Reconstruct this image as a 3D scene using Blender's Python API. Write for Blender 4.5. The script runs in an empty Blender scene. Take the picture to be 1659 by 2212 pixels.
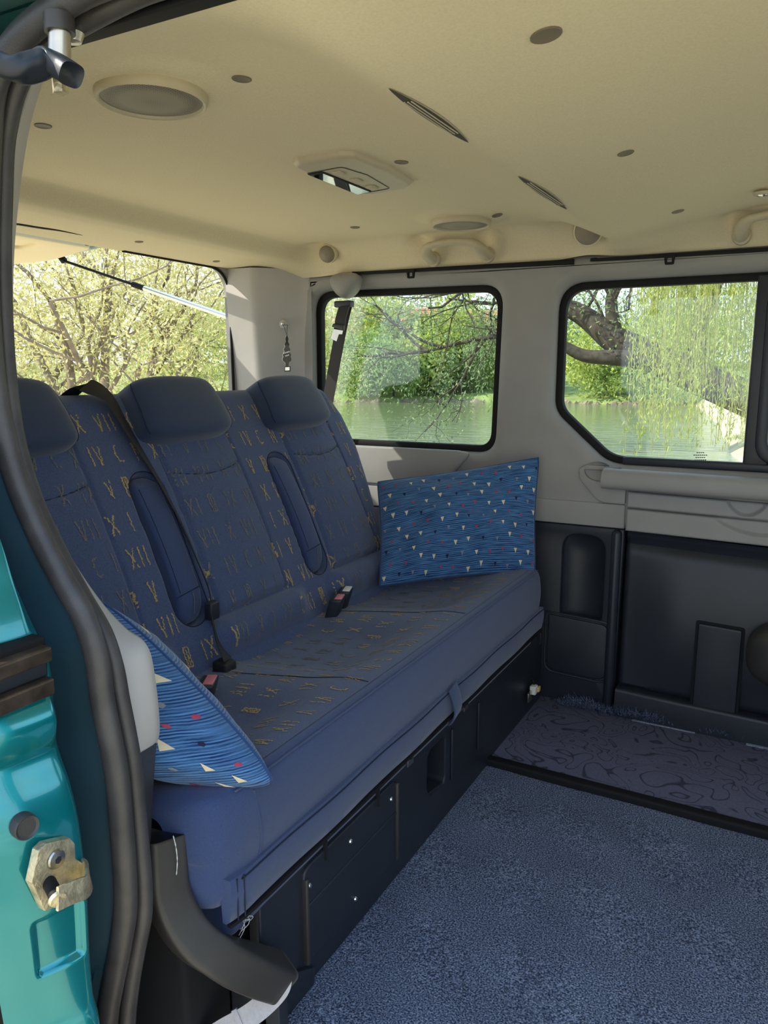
import bpy, bmesh, math, random
import numpy as np
from mathutils import Vector, Matrix

# ------------------------------------------------------------------ camera, world, sun, exposure
SC = bpy.context.scene
COL = SC.collection
F_PX, CX, CY = 1660.0, 829.5, 1106.0
PITCH, YAW = math.radians(10.2775), math.radians(28.4605)
CAM_POS = np.array([0.0, 0.0, 1.0])
cam_d = bpy.data.cameras.new('camera')
cam_d.sensor_fit = 'VERTICAL'
cam_d.sensor_height = 36.0
cam_d.lens = 36.0 * F_PX / 2212.0
cam_d.clip_start = 0.02
cam_d.clip_end = 1000
cam = bpy.data.objects.new('camera', cam_d)
cam.location = CAM_POS
cam.rotation_euler = (math.pi / 2 - PITCH, 0, YAW)
COL.objects.link(cam)
SC.camera = cam

SUN_DIR = Vector((-0.63, -0.46, 0.63)).normalized()      # towards the sun
world = bpy.data.worlds.new('world')
SC.world = world
world.use_nodes = True
wn = world.node_tree
wn.nodes.clear()
wo = wn.nodes.new('ShaderNodeOutputWorld')
wb = wn.nodes.new('ShaderNodeBackground')
wt = wn.nodes.new('ShaderNodeTexCoord')
ws = wn.nodes.new('ShaderNodeSeparateXYZ')
wr = wn.nodes.new('ShaderNodeValToRGB')
wr.color_ramp.elements[0].position = 0.0
wr.color_ramp.elements[0].color = (0.80, 0.90, 1.0, 1)
wr.color_ramp.elements[1].position = 0.75
wr.color_ramp.elements[1].color = (0.33, 0.56, 0.95, 1)
wl = wn.nodes.new('ShaderNodeTexNoise')
wl.inputs['Scale'].default_value = 2.2
wl.inputs['Detail'].default_value = 6
wc = wn.nodes.new('ShaderNodeValToRGB')
wc.color_ramp.elements[0].position = 0.48
wc.color_ramp.elements[0].color = (0, 0, 0, 1)
wc.color_ramp.elements[1].position = 0.68
wc.color_ramp.elements[1].color = (0.8, 0.8, 0.8, 1)
wm = wn.nodes.new('ShaderNodeMix')
wm.data_type = 'RGBA'
wm.inputs[7].default_value = (1.0, 1.0, 1.0, 1)
wn.links.new(wt.outputs['Generated'], ws.inputs[0])
wn.links.new(ws.outputs['Z'], wr.inputs[0])
wn.links.new(wt.outputs['Generated'], wl.inputs['Vector'])
wn.links.new(wl.outputs['Fac'], wc.inputs[0])
wn.links.new(wc.outputs[0], wm.inputs[0])
wn.links.new(wr.outputs[0], wm.inputs[6])
wn.links.new(wm.outputs[2], wb.inputs[0])
wb.inputs[1].default_value = 1.15
wn.links.new(wb.outputs[0], wo.inputs[0])

sun_d = bpy.data.lights.new('sun', 'SUN')
sun_d.energy = 4.6
sun_d.angle = 0.009
sun_d.color = (1.0, 0.93, 0.80)
sun = bpy.data.objects.new('sun', sun_d)
sun.rotation_euler = SUN_DIR.to_track_quat('Z', 'Y').to_euler()
sun.location = (0, 0, 20)
COL.objects.link(sun)

SC.view_settings.view_transform = 'Standard'
SC.view_settings.look = 'None'
SC.view_settings.exposure = 0.75
SC.view_settings.gamma = 1.0
SC.view_settings.use_curve_mapping = False

random.seed(7)
RNG = np.random.default_rng(11)

# ------------------------------------------------------------------ survey helper: a sight line meets a plane of the van
FH = np.array([-math.sin(YAW), math.cos(YAW), 0.0])
RT = np.array([math.cos(YAW), math.sin(YAW), 0.0])
UPV = np.array([0, 0, 1.0])
FW = FH * math.cos(PITCH) - UPV * math.sin(PITCH)
UU = FH * math.sin(PITCH) + UPV * math.cos(PITCH)

def _ray(u, v):
    return FW + RT * ((u - CX) / F_PX) + UU * ((CY - v) / F_PX)
def on_y(u, v, y):
    d = _ray(u, v); return CAM_POS + d * (y / d[1])
def on_x(u, v, x):
    d = _ray(u, v); return CAM_POS + d * (x / d[0])
def on_z(u, v, z):
    d = _ray(u, v); return CAM_POS + d * ((z - 1.0) / d[2])

# ------------------------------------------------------------------ materials
def new_mat(name):
    m = bpy.data.materials.new(name)
    m.use_nodes = True
    nt = m.node_tree
    return m, nt, nt.nodes['Principled BSDF']

def mat(name, col, rough=0.6, metal=0.0, vary=0.0, scale=40.0, bump=0.0, bscale=None, coat=0.0, spec=0.5, sheen=0.0, emit=None, stretch=None):
    m, nt, b = new_mat(name)
    b.inputs['Base Color'].default_value = (*col, 1)
    b.inputs['Roughness'].default_value = rough
    b.inputs['Metallic'].default_value = metal
    b.inputs['Specular IOR Level'].default_value = spec
    b.inputs['Coat Weight'].default_value = coat
    b.inputs['Coat Roughness'].default_value = 0.05
    b.inputs['Sheen Weight'].default_value = sheen
    tc = nt.nodes.new('ShaderNodeTexCoord')
    vec = tc.outputs['Object']
    if stretch:
        mp = nt.nodes.new('ShaderNodeMapping')
        mp.inputs['Scale'].default_value = stretch
        nt.links.new(vec, mp.inputs[0]); vec = mp.outputs[0]
    if vary > 0:
        n = nt.nodes.new('ShaderNodeTexNoise')
        n.inputs['Scale'].default_value = scale
        n.inputs['Detail'].default_value = 5
        r = nt.nodes.new('ShaderNodeValToRGB')
        lo = [max(0, c * (1 - vary)) for c in col]; hi = [min(1, c * (1 + vary)) for c in col]
        r.color_ramp.elements[0].position = 0.3; r.color_ramp.elements[0].color = (*lo, 1)
        r.color_ramp.elements[1].position = 0.7; r.color_ramp.elements[1].color = (*hi, 1)
        nt.links.new(vec, n.inputs['Vector'])
        nt.links.new(n.outputs['Fac'], r.inputs[0])
        nt.links.new(r.outputs[0], b.inputs['Base Color'])
    if bump > 0:
        n2 = nt.nodes.new('ShaderNodeTexNoise')
        n2.inputs['Scale'].default_value = bscale or scale * 4
        n2.inputs['Detail'].default_value = 3
        bp = nt.nodes.new('ShaderNodeBump')
        bp.inputs['Strength'].default_value = bump
        bp.inputs['Distance'].default_value = 0.002
        nt.links.new(vec, n2.inputs['Vector'])
        nt.links.new(n2.outputs['Fac'], bp.inputs['Height'])
        nt.links.new(bp.outputs[0], b.inputs['Normal'])
    return m

M = {}
M['headliner'] = mat('headliner_fabric', (0.82, 0.71, 0.49), 0.95, vary=0.05, scale=300, bump=0.12, bscale=900, spec=0.15)
M['beige_plastic'] = mat('beige_plastic', (0.56, 0.485, 0.345), 0.5, vary=0.03, scale=60, bump=0.05, bscale=700)
M['taupe'] = mat('taupe_plastic', (0.30, 0.255, 0.20), 0.55)
M['plug'] = mat('shaded_plug_plastic', (0.20, 0.165, 0.115), 0.6)  # plug plastic darkened to carry the shading of recessed dimples
M['grey_trim'] = mat('grey_trim_plastic', (0.325, 0.315, 0.305), 0.55, vary=0.04, scale=14, bump=0.06, bscale=900)
M['light_trim'] = mat('light_grey_trim_plastic', (0.50, 0.475, 0.46), 0.55, vary=0.03, scale=20, bump=0.05, bscale=900)
M['black_plastic'] = mat('black_moulded_plastic', (0.021, 0.025, 0.035), 0.42, vary=0.15, scale=9, bump=0.08, bscale=1100)
M['dark_brown_plastic'] = mat('dark_warm_plastic', (0.045, 0.041, 0.040), 0.42, vary=0.15, scale=12, bump=0.06, bscale=1100)
M['black_void'] = mat('black_underside', (0.006, 0.006, 0.008), 0.9)
M['rubber'] = mat('black_rubber', (0.008, 0.008, 0.009), 0.7, spec=0.3)
M['seal_rubber'] = mat('weathered_seal_rubber', (0.055, 0.050, 0.050), 0.42, vary=0.25, scale=25, bump=0.15, bscale=600)
M['fabric'] = mat('blue_seat_fabric', (0.062, 0.090, 0.188), 0.9, vary=0.22, scale=420, bump=0.35, bscale=1500, spec=0.2, sheen=0.25)
M['plain_fabric'] = mat('plain_blue_seat_fabric', (0.038, 0.063, 0.160), 0.85, vary=0.12, scale=500, bump=0.25, bscale=1600, spec=0.25, sheen=0.3)
M['headrest_fabric'] = mat('smooth_blue_headrest_fabric', (0.026, 0.045, 0.100), 0.8, vary=0.08, scale=500, bump=0.2, bscale=1600, spec=0.3, sheen=0.3)
M['piping'] = mat('navy_stitching', (0.012, 0.018, 0.045), 0.9)
M['numeral'] = mat('gold_thread', (0.40, 0.30, 0.13), 0.9, vary=0.5, scale=500)
M['numeral_worn'] = mat('worn_gold_thread', (0.16, 0.15, 0.14), 0.9, vary=0.5, scale=500)
M['belt'] = mat('black_belt_webbing', (0.012, 0.012, 0.014), 0.6, vary=0.2, scale=300, bump=0.2, bscale=900)
M['belt_brown'] = mat('dark_belt_webbing', (0.022, 0.018, 0.018), 0.6, vary=0.2, scale=300)
M['red_button'] = mat('faded_red_button', (0.62, 0.20, 0.24), 0.45)
M['chrome'] = mat('bright_metal', (0.75, 0.75, 0.75), 0.18, metal=1.0)
M['steel'] = mat('brushed_steel', (0.55, 0.52, 0.46), 0.3, metal=1.0, vary=0.1, scale=40)
M['zinc'] = mat('yellowed_zinc_plate', (0.62, 0.54, 0.36), 0.42, metal=0.75, vary=0.35, scale=70, bump=0.4, bscale=260)
M['teal'] = mat('teal_metallic_paint', (0.005, 0.27, 0.31), 0.20, metal=0.55, coat=1.0, vary=0.05, scale=8)
M['teal_dark'] = mat('shaded_teal_paint', (0.0, 0.024, 0.040), 0.6, spec=0.25)  # body teal darkened and dulled for the shadow in the channel
M['bronze'] = mat('bronze_anodised_rail', (0.10, 0.075, 0.055), 0.3, metal=0.6, vary=0.5, scale=40, stretch=(0.2, 1, 1))
M['white_print'] = mat('white_print', (0.75, 0.75, 0.72), 0.6)
M['black_card'] = mat('black_card', (0.010, 0.010, 0.010), 0.7)
M['white_plastic'] = mat('white_plastic', (0.78, 0.76, 0.70), 0.4)
M['yellow_plastic'] = mat('yellowed_plastic', (0.65, 0.48, 0.16), 0.4)
M['strap'] = mat('pale_grey_webbing', (0.50, 0.47, 0.48), 0.7, vary=0.08, scale=200, bump=0.3, bscale=800)
M['backing'] = mat('pale_carpet_backing', (0.30, 0.34, 0.42), 0.9, vary=0.9, scale=420)
M['mirror'] = mat('mirror_lens', (0.85, 0.87, 0.9), 0.03, metal=1.0)
M['dark_lens'] = mat('vent_slot_shade', (0.07, 0.06, 0.05), 0.7)

def glass_mat(name, tint, refl=0.08):
    m = bpy.data.materials.new(name); m.use_nodes = True
    nt = m.node_tree; nt.nodes.clear()
    o = nt.nodes.new('ShaderNodeOutputMaterial')
    t = nt.nodes.new('ShaderNodeBsdfTransparent'); t.inputs[0].default_value = (*tint, 1)
    g = nt.nodes.new('ShaderNodeBsdfGlossy'); g.inputs['Roughness'].default_value = 0.02
    lw = nt.nodes.new('ShaderNodeLayerWeight'); lw.inputs[0].default_value = 0.25
    mu = nt.nodes.new('ShaderNodeMath'); mu.operation = 'MULTIPLY_ADD'
    mu.inputs[1].default_value = 0.35; mu.inputs[2].default_value = refl * 0.5
    mx = nt.nodes.new('ShaderNodeMixShader')
    nt.links.new(lw.outputs['Fresnel'], mu.inputs[0])
    nt.links.new(mu.outputs[0], mx.inputs[0])
    nt.links.new(t.outputs[0], mx.inputs[1]); nt.links.new(g.outputs[0], mx.inputs[2])
    nt.links.new(mx.outputs[0], o.inputs[0])
    return m
M['glass'] = glass_mat('tinted_window_glass', (0.88, 0.93, 0.90))
M['glass_dark'] = glass_mat('privacy_glass', (0.18, 0.20, 0.20))
M['glass_clear'] = glass_mat('clear_glass', (0.93, 0.95, 0.94))

def carpet_mat():
    m, nt, b = new_mat('speckled_blue_grey_carpet')
    b.inputs['Roughness'].default_value = 1.0
    b.inputs['Specular IOR Level'].default_value = 0.1
    tc = nt.nodes.new('ShaderNodeTexCoord')
    n = nt.nodes.new('ShaderNodeTexNoise'); n.inputs['Scale'].default_value = 330; n.inputs['Detail'].default_value = 2
    r = nt.nodes.new('ShaderNodeValToRGB')
    e = r.color_ramp.elements
    e[0].position = 0.34; e[0].color = (0.035, 0.045, 0.080, 1)
    e[1].position = 0.70; e[1].color = (0.42, 0.49, 0.66, 1)
    k = r.color_ramp.elements.new(0.52); k.color = (0.165, 0.205, 0.31, 1)
    n3 = nt.nodes.new('ShaderNodeTexNoise'); n3.inputs['Scale'].default_value = 7; n3.inputs['Detail'].default_value = 4
    mx = nt.nodes.new('ShaderNodeMix'); mx.data_type = 'RGBA'; mx.blend_type = 'MULTIPLY'; mx.inputs[0].default_value = 0.5
    r3 = nt.nodes.new('ShaderNodeValToRGB')
    r3.color_ramp.elements[0].position = 0.3; r3.color_ramp.elements[0].color = (0.55, 0.5, 0.55, 1)
    r3.color_ramp.elements[1].position = 0.7; r3.color_ramp.elements[1].color = (1, 1, 1, 1)
    bp = nt.nodes.new('ShaderNodeBump'); bp.inputs['Strength'].default_value = 0.9; bp.inputs['Distance'].default_value = 0.004
    L = nt.links.new
    L(tc.outputs['Object'], n.inputs['Vector']); L(n.outputs['Fac'], r.inputs[0])
    L(tc.outputs['Object'], n3.inputs['Vector']); L(n3.outputs['Fac'], r3.inputs[0])
    L(r.outputs[0], mx.inputs[6]); L(r3.outputs[0], mx.inputs[7]); L(mx.outputs[2], b.inputs['Base Color'])
    L(n.outputs['Fac'], bp.inputs['Height']); L(bp.outputs[0], b.inputs['Normal'])
    return m
M['carpet'] = carpet_mat()

def scribble_mat():
    m, nt, b = new_mat('dark_mat_with_curling_lines')
    b.inputs['Roughness'].default_value = 0.85
    b.inputs['Specular IOR Level'].default_value = 0.25
    tc = nt.nodes.new('ShaderNodeTexCoord')
    n = nt.nodes.new('ShaderNodeTexNoise'); n.inputs['Scale'].default_value = 7.5; n.inputs['Detail'].default_value = 1.2
    n.inputs['Distortion'].default_value = 1.2
    mu = nt.nodes.new('ShaderNodeMath'); mu.operation = 'MULTIPLY'; mu.inputs[1].default_value = 9.0
    fr = nt.nodes.new('ShaderNodeMath'); fr.operation = 'PINGPONG'; fr.inputs[1].default_value = 0.5
    r = nt.nodes.new('ShaderNodeValToRGB')
    e = r.color_ramp.elements
    e[0].position = 0.03; e[0].color = (0.062, 0.066, 0.105, 1)
    e[1].position = 0.10; e[1].color = (0.165, 0.170, 0.265, 1)
    n2 = nt.nodes.new('ShaderNodeTexNoise'); n2.inputs['Scale'].default_value = 260
    mx = nt.nodes.new('ShaderNodeMix'); mx.data_type = 'RGBA'; mx.blend_type = 'MULTIPLY'; mx.inputs[0].default_value = 0.5
    bp = nt.nodes.new('ShaderNodeBump'); bp.inputs['Strength'].default_value = 0.6; bp.inputs['Distance'].default_value = 0.003
    L = nt.links.new
    L(tc.outputs['Object'], n.inputs['Vector']); L(n.outputs['Fac'], mu.inputs[0]); L(mu.outputs[0], fr.inputs[0])
    L(fr.outputs[0], r.inputs[0]); L(tc.outputs['Object'], n2.inputs['Vector'])
    L(r.outputs[0], mx.inputs[6]); L(n2.outputs['Fac'], mx.inputs[7]); L(mx.outputs[2], b.inputs['Base Color'])
    L(r.outputs[0], bp.inputs['Height']); L(bp.outputs[0], b.inputs['Normal'])
    return m
M['scribble'] = scribble_mat()

def grille_mat():
    m, nt, b = new_mat('perforated_speaker_grille')
    b.inputs['Roughness'].default_value = 0.6
    tc = nt.nodes.new('ShaderNodeTexCoord')
    mp = nt.nodes.new('ShaderNodeMapping'); mp.inputs['Scale'].default_value = (300, 300, 300)
    v = nt.nodes.new('ShaderNodeTexVoronoi'); v.inputs['Scale'].default_value = 1.0; v.inputs['Randomness'].default_value = 0.0
    r = nt.nodes.new('ShaderNodeValToRGB')
    r.color_ramp.elements[0].position = 0.30; r.color_ramp.elements[0].color = (0.06, 0.05, 0.04, 1)
    r.color_ramp.elements[1].position = 0.42; r.color_ramp.elements[1].color = (0.30, 0.26, 0.19, 1)
    L = nt.links.new
    L(tc.outputs['Object'], mp.inputs[0]); L(mp.outputs[0], v.inputs['Vector'])
    L(v.outputs['Distance'], r.inputs[0]); L(r.outputs[0], b.inputs['Base Color'])
    return m
M['grille'] = grille_mat()

def weave_mat(name, dark, light, rib):
    m, nt, b = new_mat(name)
    b.inputs['Roughness'].default_value = 0.95
    b.inputs['Specular IOR Level'].default_value = 0.15
    b.inputs['Sheen Weight'].default_value = 0.3
    tc = nt.nodes.new('ShaderNodeTexCoord')
    mp = nt.nodes.new('ShaderNodeMapping'); mp.inputs['Scale'].default_value = (5, 95, 1)
    n = nt.nodes.new('ShaderNodeTexNoise'); n.inputs['Scale'].default_value = 1.6; n.inputs['Detail'].default_value = 4
    wv = nt.nodes.new('ShaderNodeTexWave'); wv.bands_direction = 'Y'
    wv.inputs['Scale'].default_value = rib; wv.inputs['Distortion'].default_value = 1.2
    wv.inputs['Detail Scale'].default_value = 2.0
    mu = nt.nodes.new('ShaderNodeMath'); mu.operation = 'MULTIPLY_ADD'; mu.inputs[1].default_value = 0.26; mu.inputs[2].default_value = -0.05
    ad = nt.nodes.new('ShaderNodeMath'); ad.operation = 'ADD'
    r = nt.nodes.new('ShaderNodeValToRGB')
    r.color_ramp.elements[0].position = 0.38; r.color_ramp.elements[0].color = (*dark, 1)
    r.color_ramp.elements[1].position = 0.80; r.color_ramp.elements[1].color = (*light, 1)
    bp = nt.nodes.new('ShaderNodeBump'); bp.inputs['Strength'].default_value = 0.5; bp.inputs['Distance'].default_value = 0.002
    L = nt.links.new
    L(tc.outputs['UV'], mp.inputs[0]); L(mp.outputs[0], n.inputs['Vector'])
    L(tc.outputs['UV'], wv.inputs['Vector'])
    L(wv.outputs['Fac'], mu.inputs[0]); L(mu.outputs[0], ad.inputs[0]); L(n.outputs['Fac'], ad.inputs[1])
    L(ad.outputs[0], r.inputs[0]); L(r.outputs[0], b.inputs['Base Color'])
    L(ad.outputs[0], bp.inputs['Height']); L(bp.outputs[0], b.inputs['Normal'])
    return m
M['cushion_blue'] = weave_mat('slub_weave_blue_cloth', (0.008, 0.028, 0.115), (0.10, 0.26, 0.52), 26)
M['tri_cream'] = mat('cream_woven_spot', (0.78, 0.66, 0.45), 0.9)
M['tri_pink'] = mat('crimson_woven_spot', (0.42, 0.05, 0.10), 0.9)
M['tri_navy'] = mat('navy_woven_spot', (0.012, 0.014, 0.05), 0.9)
M['tri_grey'] = mat('grey_woven_spot', (0.22, 0.24, 0.30), 0.9)

# outdoors
def leaf_mat(name, c1, c2):
    m = bpy.data.materials.new(name); m.use_nodes = True
    nt = m.node_tree; nt.nodes.clear()
    o = nt.nodes.new('ShaderNodeOutputMaterial')
    g = nt.nodes.new('ShaderNodeNewGeometry')
    r = nt.nodes.new('ShaderNodeValToRGB')
    r.color_ramp.elements[0].color = (*c1, 1); r.color_ramp.elements[1].color = (*c2, 1)
    d = nt.nodes.new('ShaderNodeBsdfDiffuse'); t = nt.nodes.new('ShaderNodeBsdfTranslucent')
    mx = nt.nodes.new('ShaderNodeMixShader'); mx.inputs[0].default_value = 0.45
    L = nt.links.new
    L(g.outputs['Random Per Island'], r.inputs[0]); L(r.outputs[0], d.inputs[0]); L(r.outputs[0], t.inputs[0])
    L(d.outputs[0], mx.inputs[1]); L(t.outputs[0], mx.inputs[2]); L(mx.outputs[0], o.inputs[0])
    return m
M['leaf_yellow'] = leaf_mat('pale_yellow_green_leaves', (0.48, 0.45, 0.15), (0.80, 0.77, 0.42))
M['leaf_green'] = leaf_mat('mid_green_leaves', (0.22, 0.34, 0.09), (0.48, 0.58, 0.20))
M['leaf_dark'] = leaf_mat('grey_green_leaves', (0.18, 0.26, 0.12), (0.44, 0.52, 0.26))
M['leaf_lime'] = leaf_mat('lime_leaves', (0.36, 0.42, 0.09), (0.62, 0.66, 0.20))
M['bark'] = mat('bark', (0.075, 0.058, 0.045), 0.95, vary=0.5, scale=6, bump=0.8, bscale=20)
M['bark_light'] = mat('pale_bark', (0.22, 0.18, 0.13), 0.95, vary=0.4, scale=8)
M['strand'] = mat('willow_twig', (0.42, 0.40, 0.18), 0.9)
M['lawn'] = mat('grass_ground', (0.23, 0.29, 0.09), 0.95, vary=0.35, scale=1.2, bump=0.5, bscale=9)
M['dry_ground'] = mat('dry_grass_and_earth', (0.56, 0.49, 0.32), 0.95, vary=0.3, scale=0.9, bump=0.5, bscale=12)
M['bank_earth'] = mat('stony_bank', (0.30, 0.24, 0.18), 0.95, vary=0.4, scale=0.8)
M['house_wall'] = mat('white_render', (0.72, 0.70, 0.66), 0.9)
M['roof_tile'] = mat('red_roof_tiles', (0.50, 0.20, 0.13), 0.9, vary=0.2, scale=3)
M['pane_dark'] = mat('dark_window_pane', (0.06, 0.07, 0.09), 0.2)

def water_mat():
    m, nt, b = new_mat('calm_river_water')
    b.inputs['Base Color'].default_value = (0.17, 0.20, 0.095, 1)
    b.inputs['Roughness'].default_value = 0.06
    b.inputs['IOR'].default_value = 1.33
    b.inputs['Specular IOR Level'].default_value = 0.9
    tc = nt.nodes.new('ShaderNodeTexCoord')
    mp = nt.nodes.new('ShaderNodeMapping'); mp.inputs['Scale'].default_value = (0.6, 2.2, 1)
    n = nt.nodes.new('ShaderNodeTexNoise'); n.inputs['Scale'].default_value = 1.2; n.inputs['Detail'].default_value = 5
    bp = nt.nodes.new('ShaderNodeBump'); bp.inputs['Strength'].default_value = 0.45; bp.inputs['Distance'].default_value = 0.16
    L = nt.links.new
    L(tc.outputs['Object'], mp.inputs[0]); L(mp.outputs[0], n.inputs['Vector'])
    L(n.outputs['Fac'], bp.inputs['Height']); L(bp.outputs[0], b.inputs['Normal'])
    return m
M['water'] = water_mat()

# ------------------------------------------------------------------ object helpers
def wloc(o):
    p = Vector((0, 0, 0))
    while o is not None:
        p += o.location; o = o.parent
    return p

def tag(o, label=None, cat=None, group=None, kind=None):
    if label: o['label'] = label
    if cat: o['category'] = cat
    if group: o['group'] = group
    if kind: o['kind'] = kind
    return o

def thing(name, label, cat=None, loc=(0, 0, 0), group=None, kind=None):
    o = bpy.data.objects.new(name, None)
    o.empty_display_size = 0.05
    COL.objects.link(o); o.location = loc
    return tag(o, label, cat, group, kind)

def link_mesh(name, me, m, parent=None, smooth=True, auto=True):
    o = bpy.data.objects.new(name, me)
    COL.objects.link(o)
    n = len(me.vertices)
    co = np.empty(n * 3, dtype=np.float64); me.vertices.foreach_get('co', co); co = co.reshape(-1, 3)
    if parent is not None:
        w = wloc(parent); o.parent = parent
        co -= np.array(w)
    else:
        base = np.array([(co[:, 0].min() + co[:, 0].max()) / 2, (co[:, 1].min() + co[:, 1].max()) / 2, co[:, 2].min()])
        co -= base; o.location = base
    me.vertices.foreach_set('co', co.ravel())
    if m is not None:
        me.materials.clear(); me.materials.append(m)
    if smooth:
        me.polygons.foreach_set('use_smooth', np.ones(len(me.polygons), dtype=bool))
        if auto:
            try: me.set_sharp_from_angle(angle=math.radians(38))
            except Exception: pass
    me.update()
    return o

def pyobj(name, V, Fc, m, parent=None, smooth=True, auto=True):
    me = bpy.data.meshes.new(name)
    me.from_pydata([tuple(map(float, v)) for v in V], [], [tuple(map(int, f)) for f in Fc])
    me.validate(verbose=False)
    return link_mesh(name, me, m, parent, smooth, auto)

def bmobj(name, bm, m, parent=None, smooth=True, auto=True):
    bmesh.ops.recalc_face_normals(bm, faces=bm.faces)
    me = bpy.data.meshes.new(name); bm.to_mesh(me); bm.free()
    return link_mesh(name, me, m, parent, smooth, auto)

def grid(P, closed_u=False, closed_v=False):
    nu, nv = P.shape[:2]
    Fc = []
    for i in range(nu if closed_u else nu - 1):
        for j in range(nv if closed_v else nv - 1):
            a = i * nv + j; b = ((i + 1) % nu) * nv + j
            c = ((i + 1) % nu) * nv + (j + 1) % nv; d = i * nv + (j + 1) % nv
            Fc.append((a, b, c, d))
    return P.reshape(-1, 3), Fc

def gridobj(name, P, m, parent=None, closed_u=False, closed_v=False, auto=True, cap=False):
    V, Fc = grid(P, closed_u, closed_v)
    if cap:
        nu, nv = P.shape[:2]
        Fc.append(tuple(range(nv - 1, -1, -1))); Fc.append(tuple((nu - 1) * nv + j for j in range(nv)))
    return pyobj(name, V, Fc, m, parent, True, auto)

def rbox(name, lo, hi, m, parent=None, r=0.004, seg=3, shape=None):
    lo = np.array(lo, float); hi = np.array(hi, float)
    bm = bmesh.new(); bmesh.ops.create_cube(bm, size=1.0)
    for v in bm.verts:
        for k in range(3): v.co[k] = lo[k] if v.co[k] < 0 else hi[k]
    if r > 0:
        r = min(r, 0.49 * float((hi - lo).min()))
        bmesh.ops.bevel(bm, geom=list(bm.edges), offset=r, segments=seg, profile=0.5, affect='EDGES', clamp_overlap=True)
    if shape:
        for v in bm.verts: v.co = Vector(shape(np.array(v.co)))
    return bmobj(name, bm, m, parent)

def rpoly(corners, radii, n=8):
    """rounded polygon from corners, a radius for each"""
    out = []; N = len(corners)
    if not hasattr(radii, '__len__'): radii = [radii] * N
    for i in range(N):
        p = np.array(corners[i], float); a = np.array(corners[i - 1], float); b = np.array(corners[(i + 1) % N], float)
        r = radii[i]
        if r <= 1e-6: out.append(p); continue
        da = (a - p) / np.linalg.norm(a - p); db = (b - p) / np.linalg.norm(b - p)
        ang = math.acos(max(-1, min(1, float(da @ db))))
        t = min(r / math.tan(ang / 2), 0.49 * np.linalg.norm(a - p), 0.49 * np.linalg.norm(b - p))
        p0 = p + da * t; p1 = p + db * t
        for k in range(n + 1):
            s = k / n
            out.append((1 - s) ** 2 * p0 + 2 * s * (1 - s) * p + s * s * p1)
    return out

def inset(corners, d):
    c = [np.array(p, float) for p in corners]; N = len(c)
    area = sum(c[i][0] * c[(i + 1) % N][1] - c[(i + 1) % N][0] * c[i][1] for i in range(N))
    sgn = 1 if area > 0 else -1
    out = []
    for i in range(N):
        a, p, b = c[i - 1], c[i], c[(i + 1) % N]
        e1 = (p - a) / np.linalg.norm(p - a); e2 = (b - p) / np.linalg.norm(b - p)
        n1 = np.array([-e1[1], e1[0]]) * sgn; n2 = np.array([-e2[1], e2[0]]) * sgn
        A = np.array([n1, n2]); rhs = np.array([n1 @ (p + n1 * d), n2 @ (p + n2 * d)])
        out.append(np.linalg.solve(A, rhs) if abs(np.linalg.det(A)) > 1e-6 else p + n1 * d)
    return out

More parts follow.
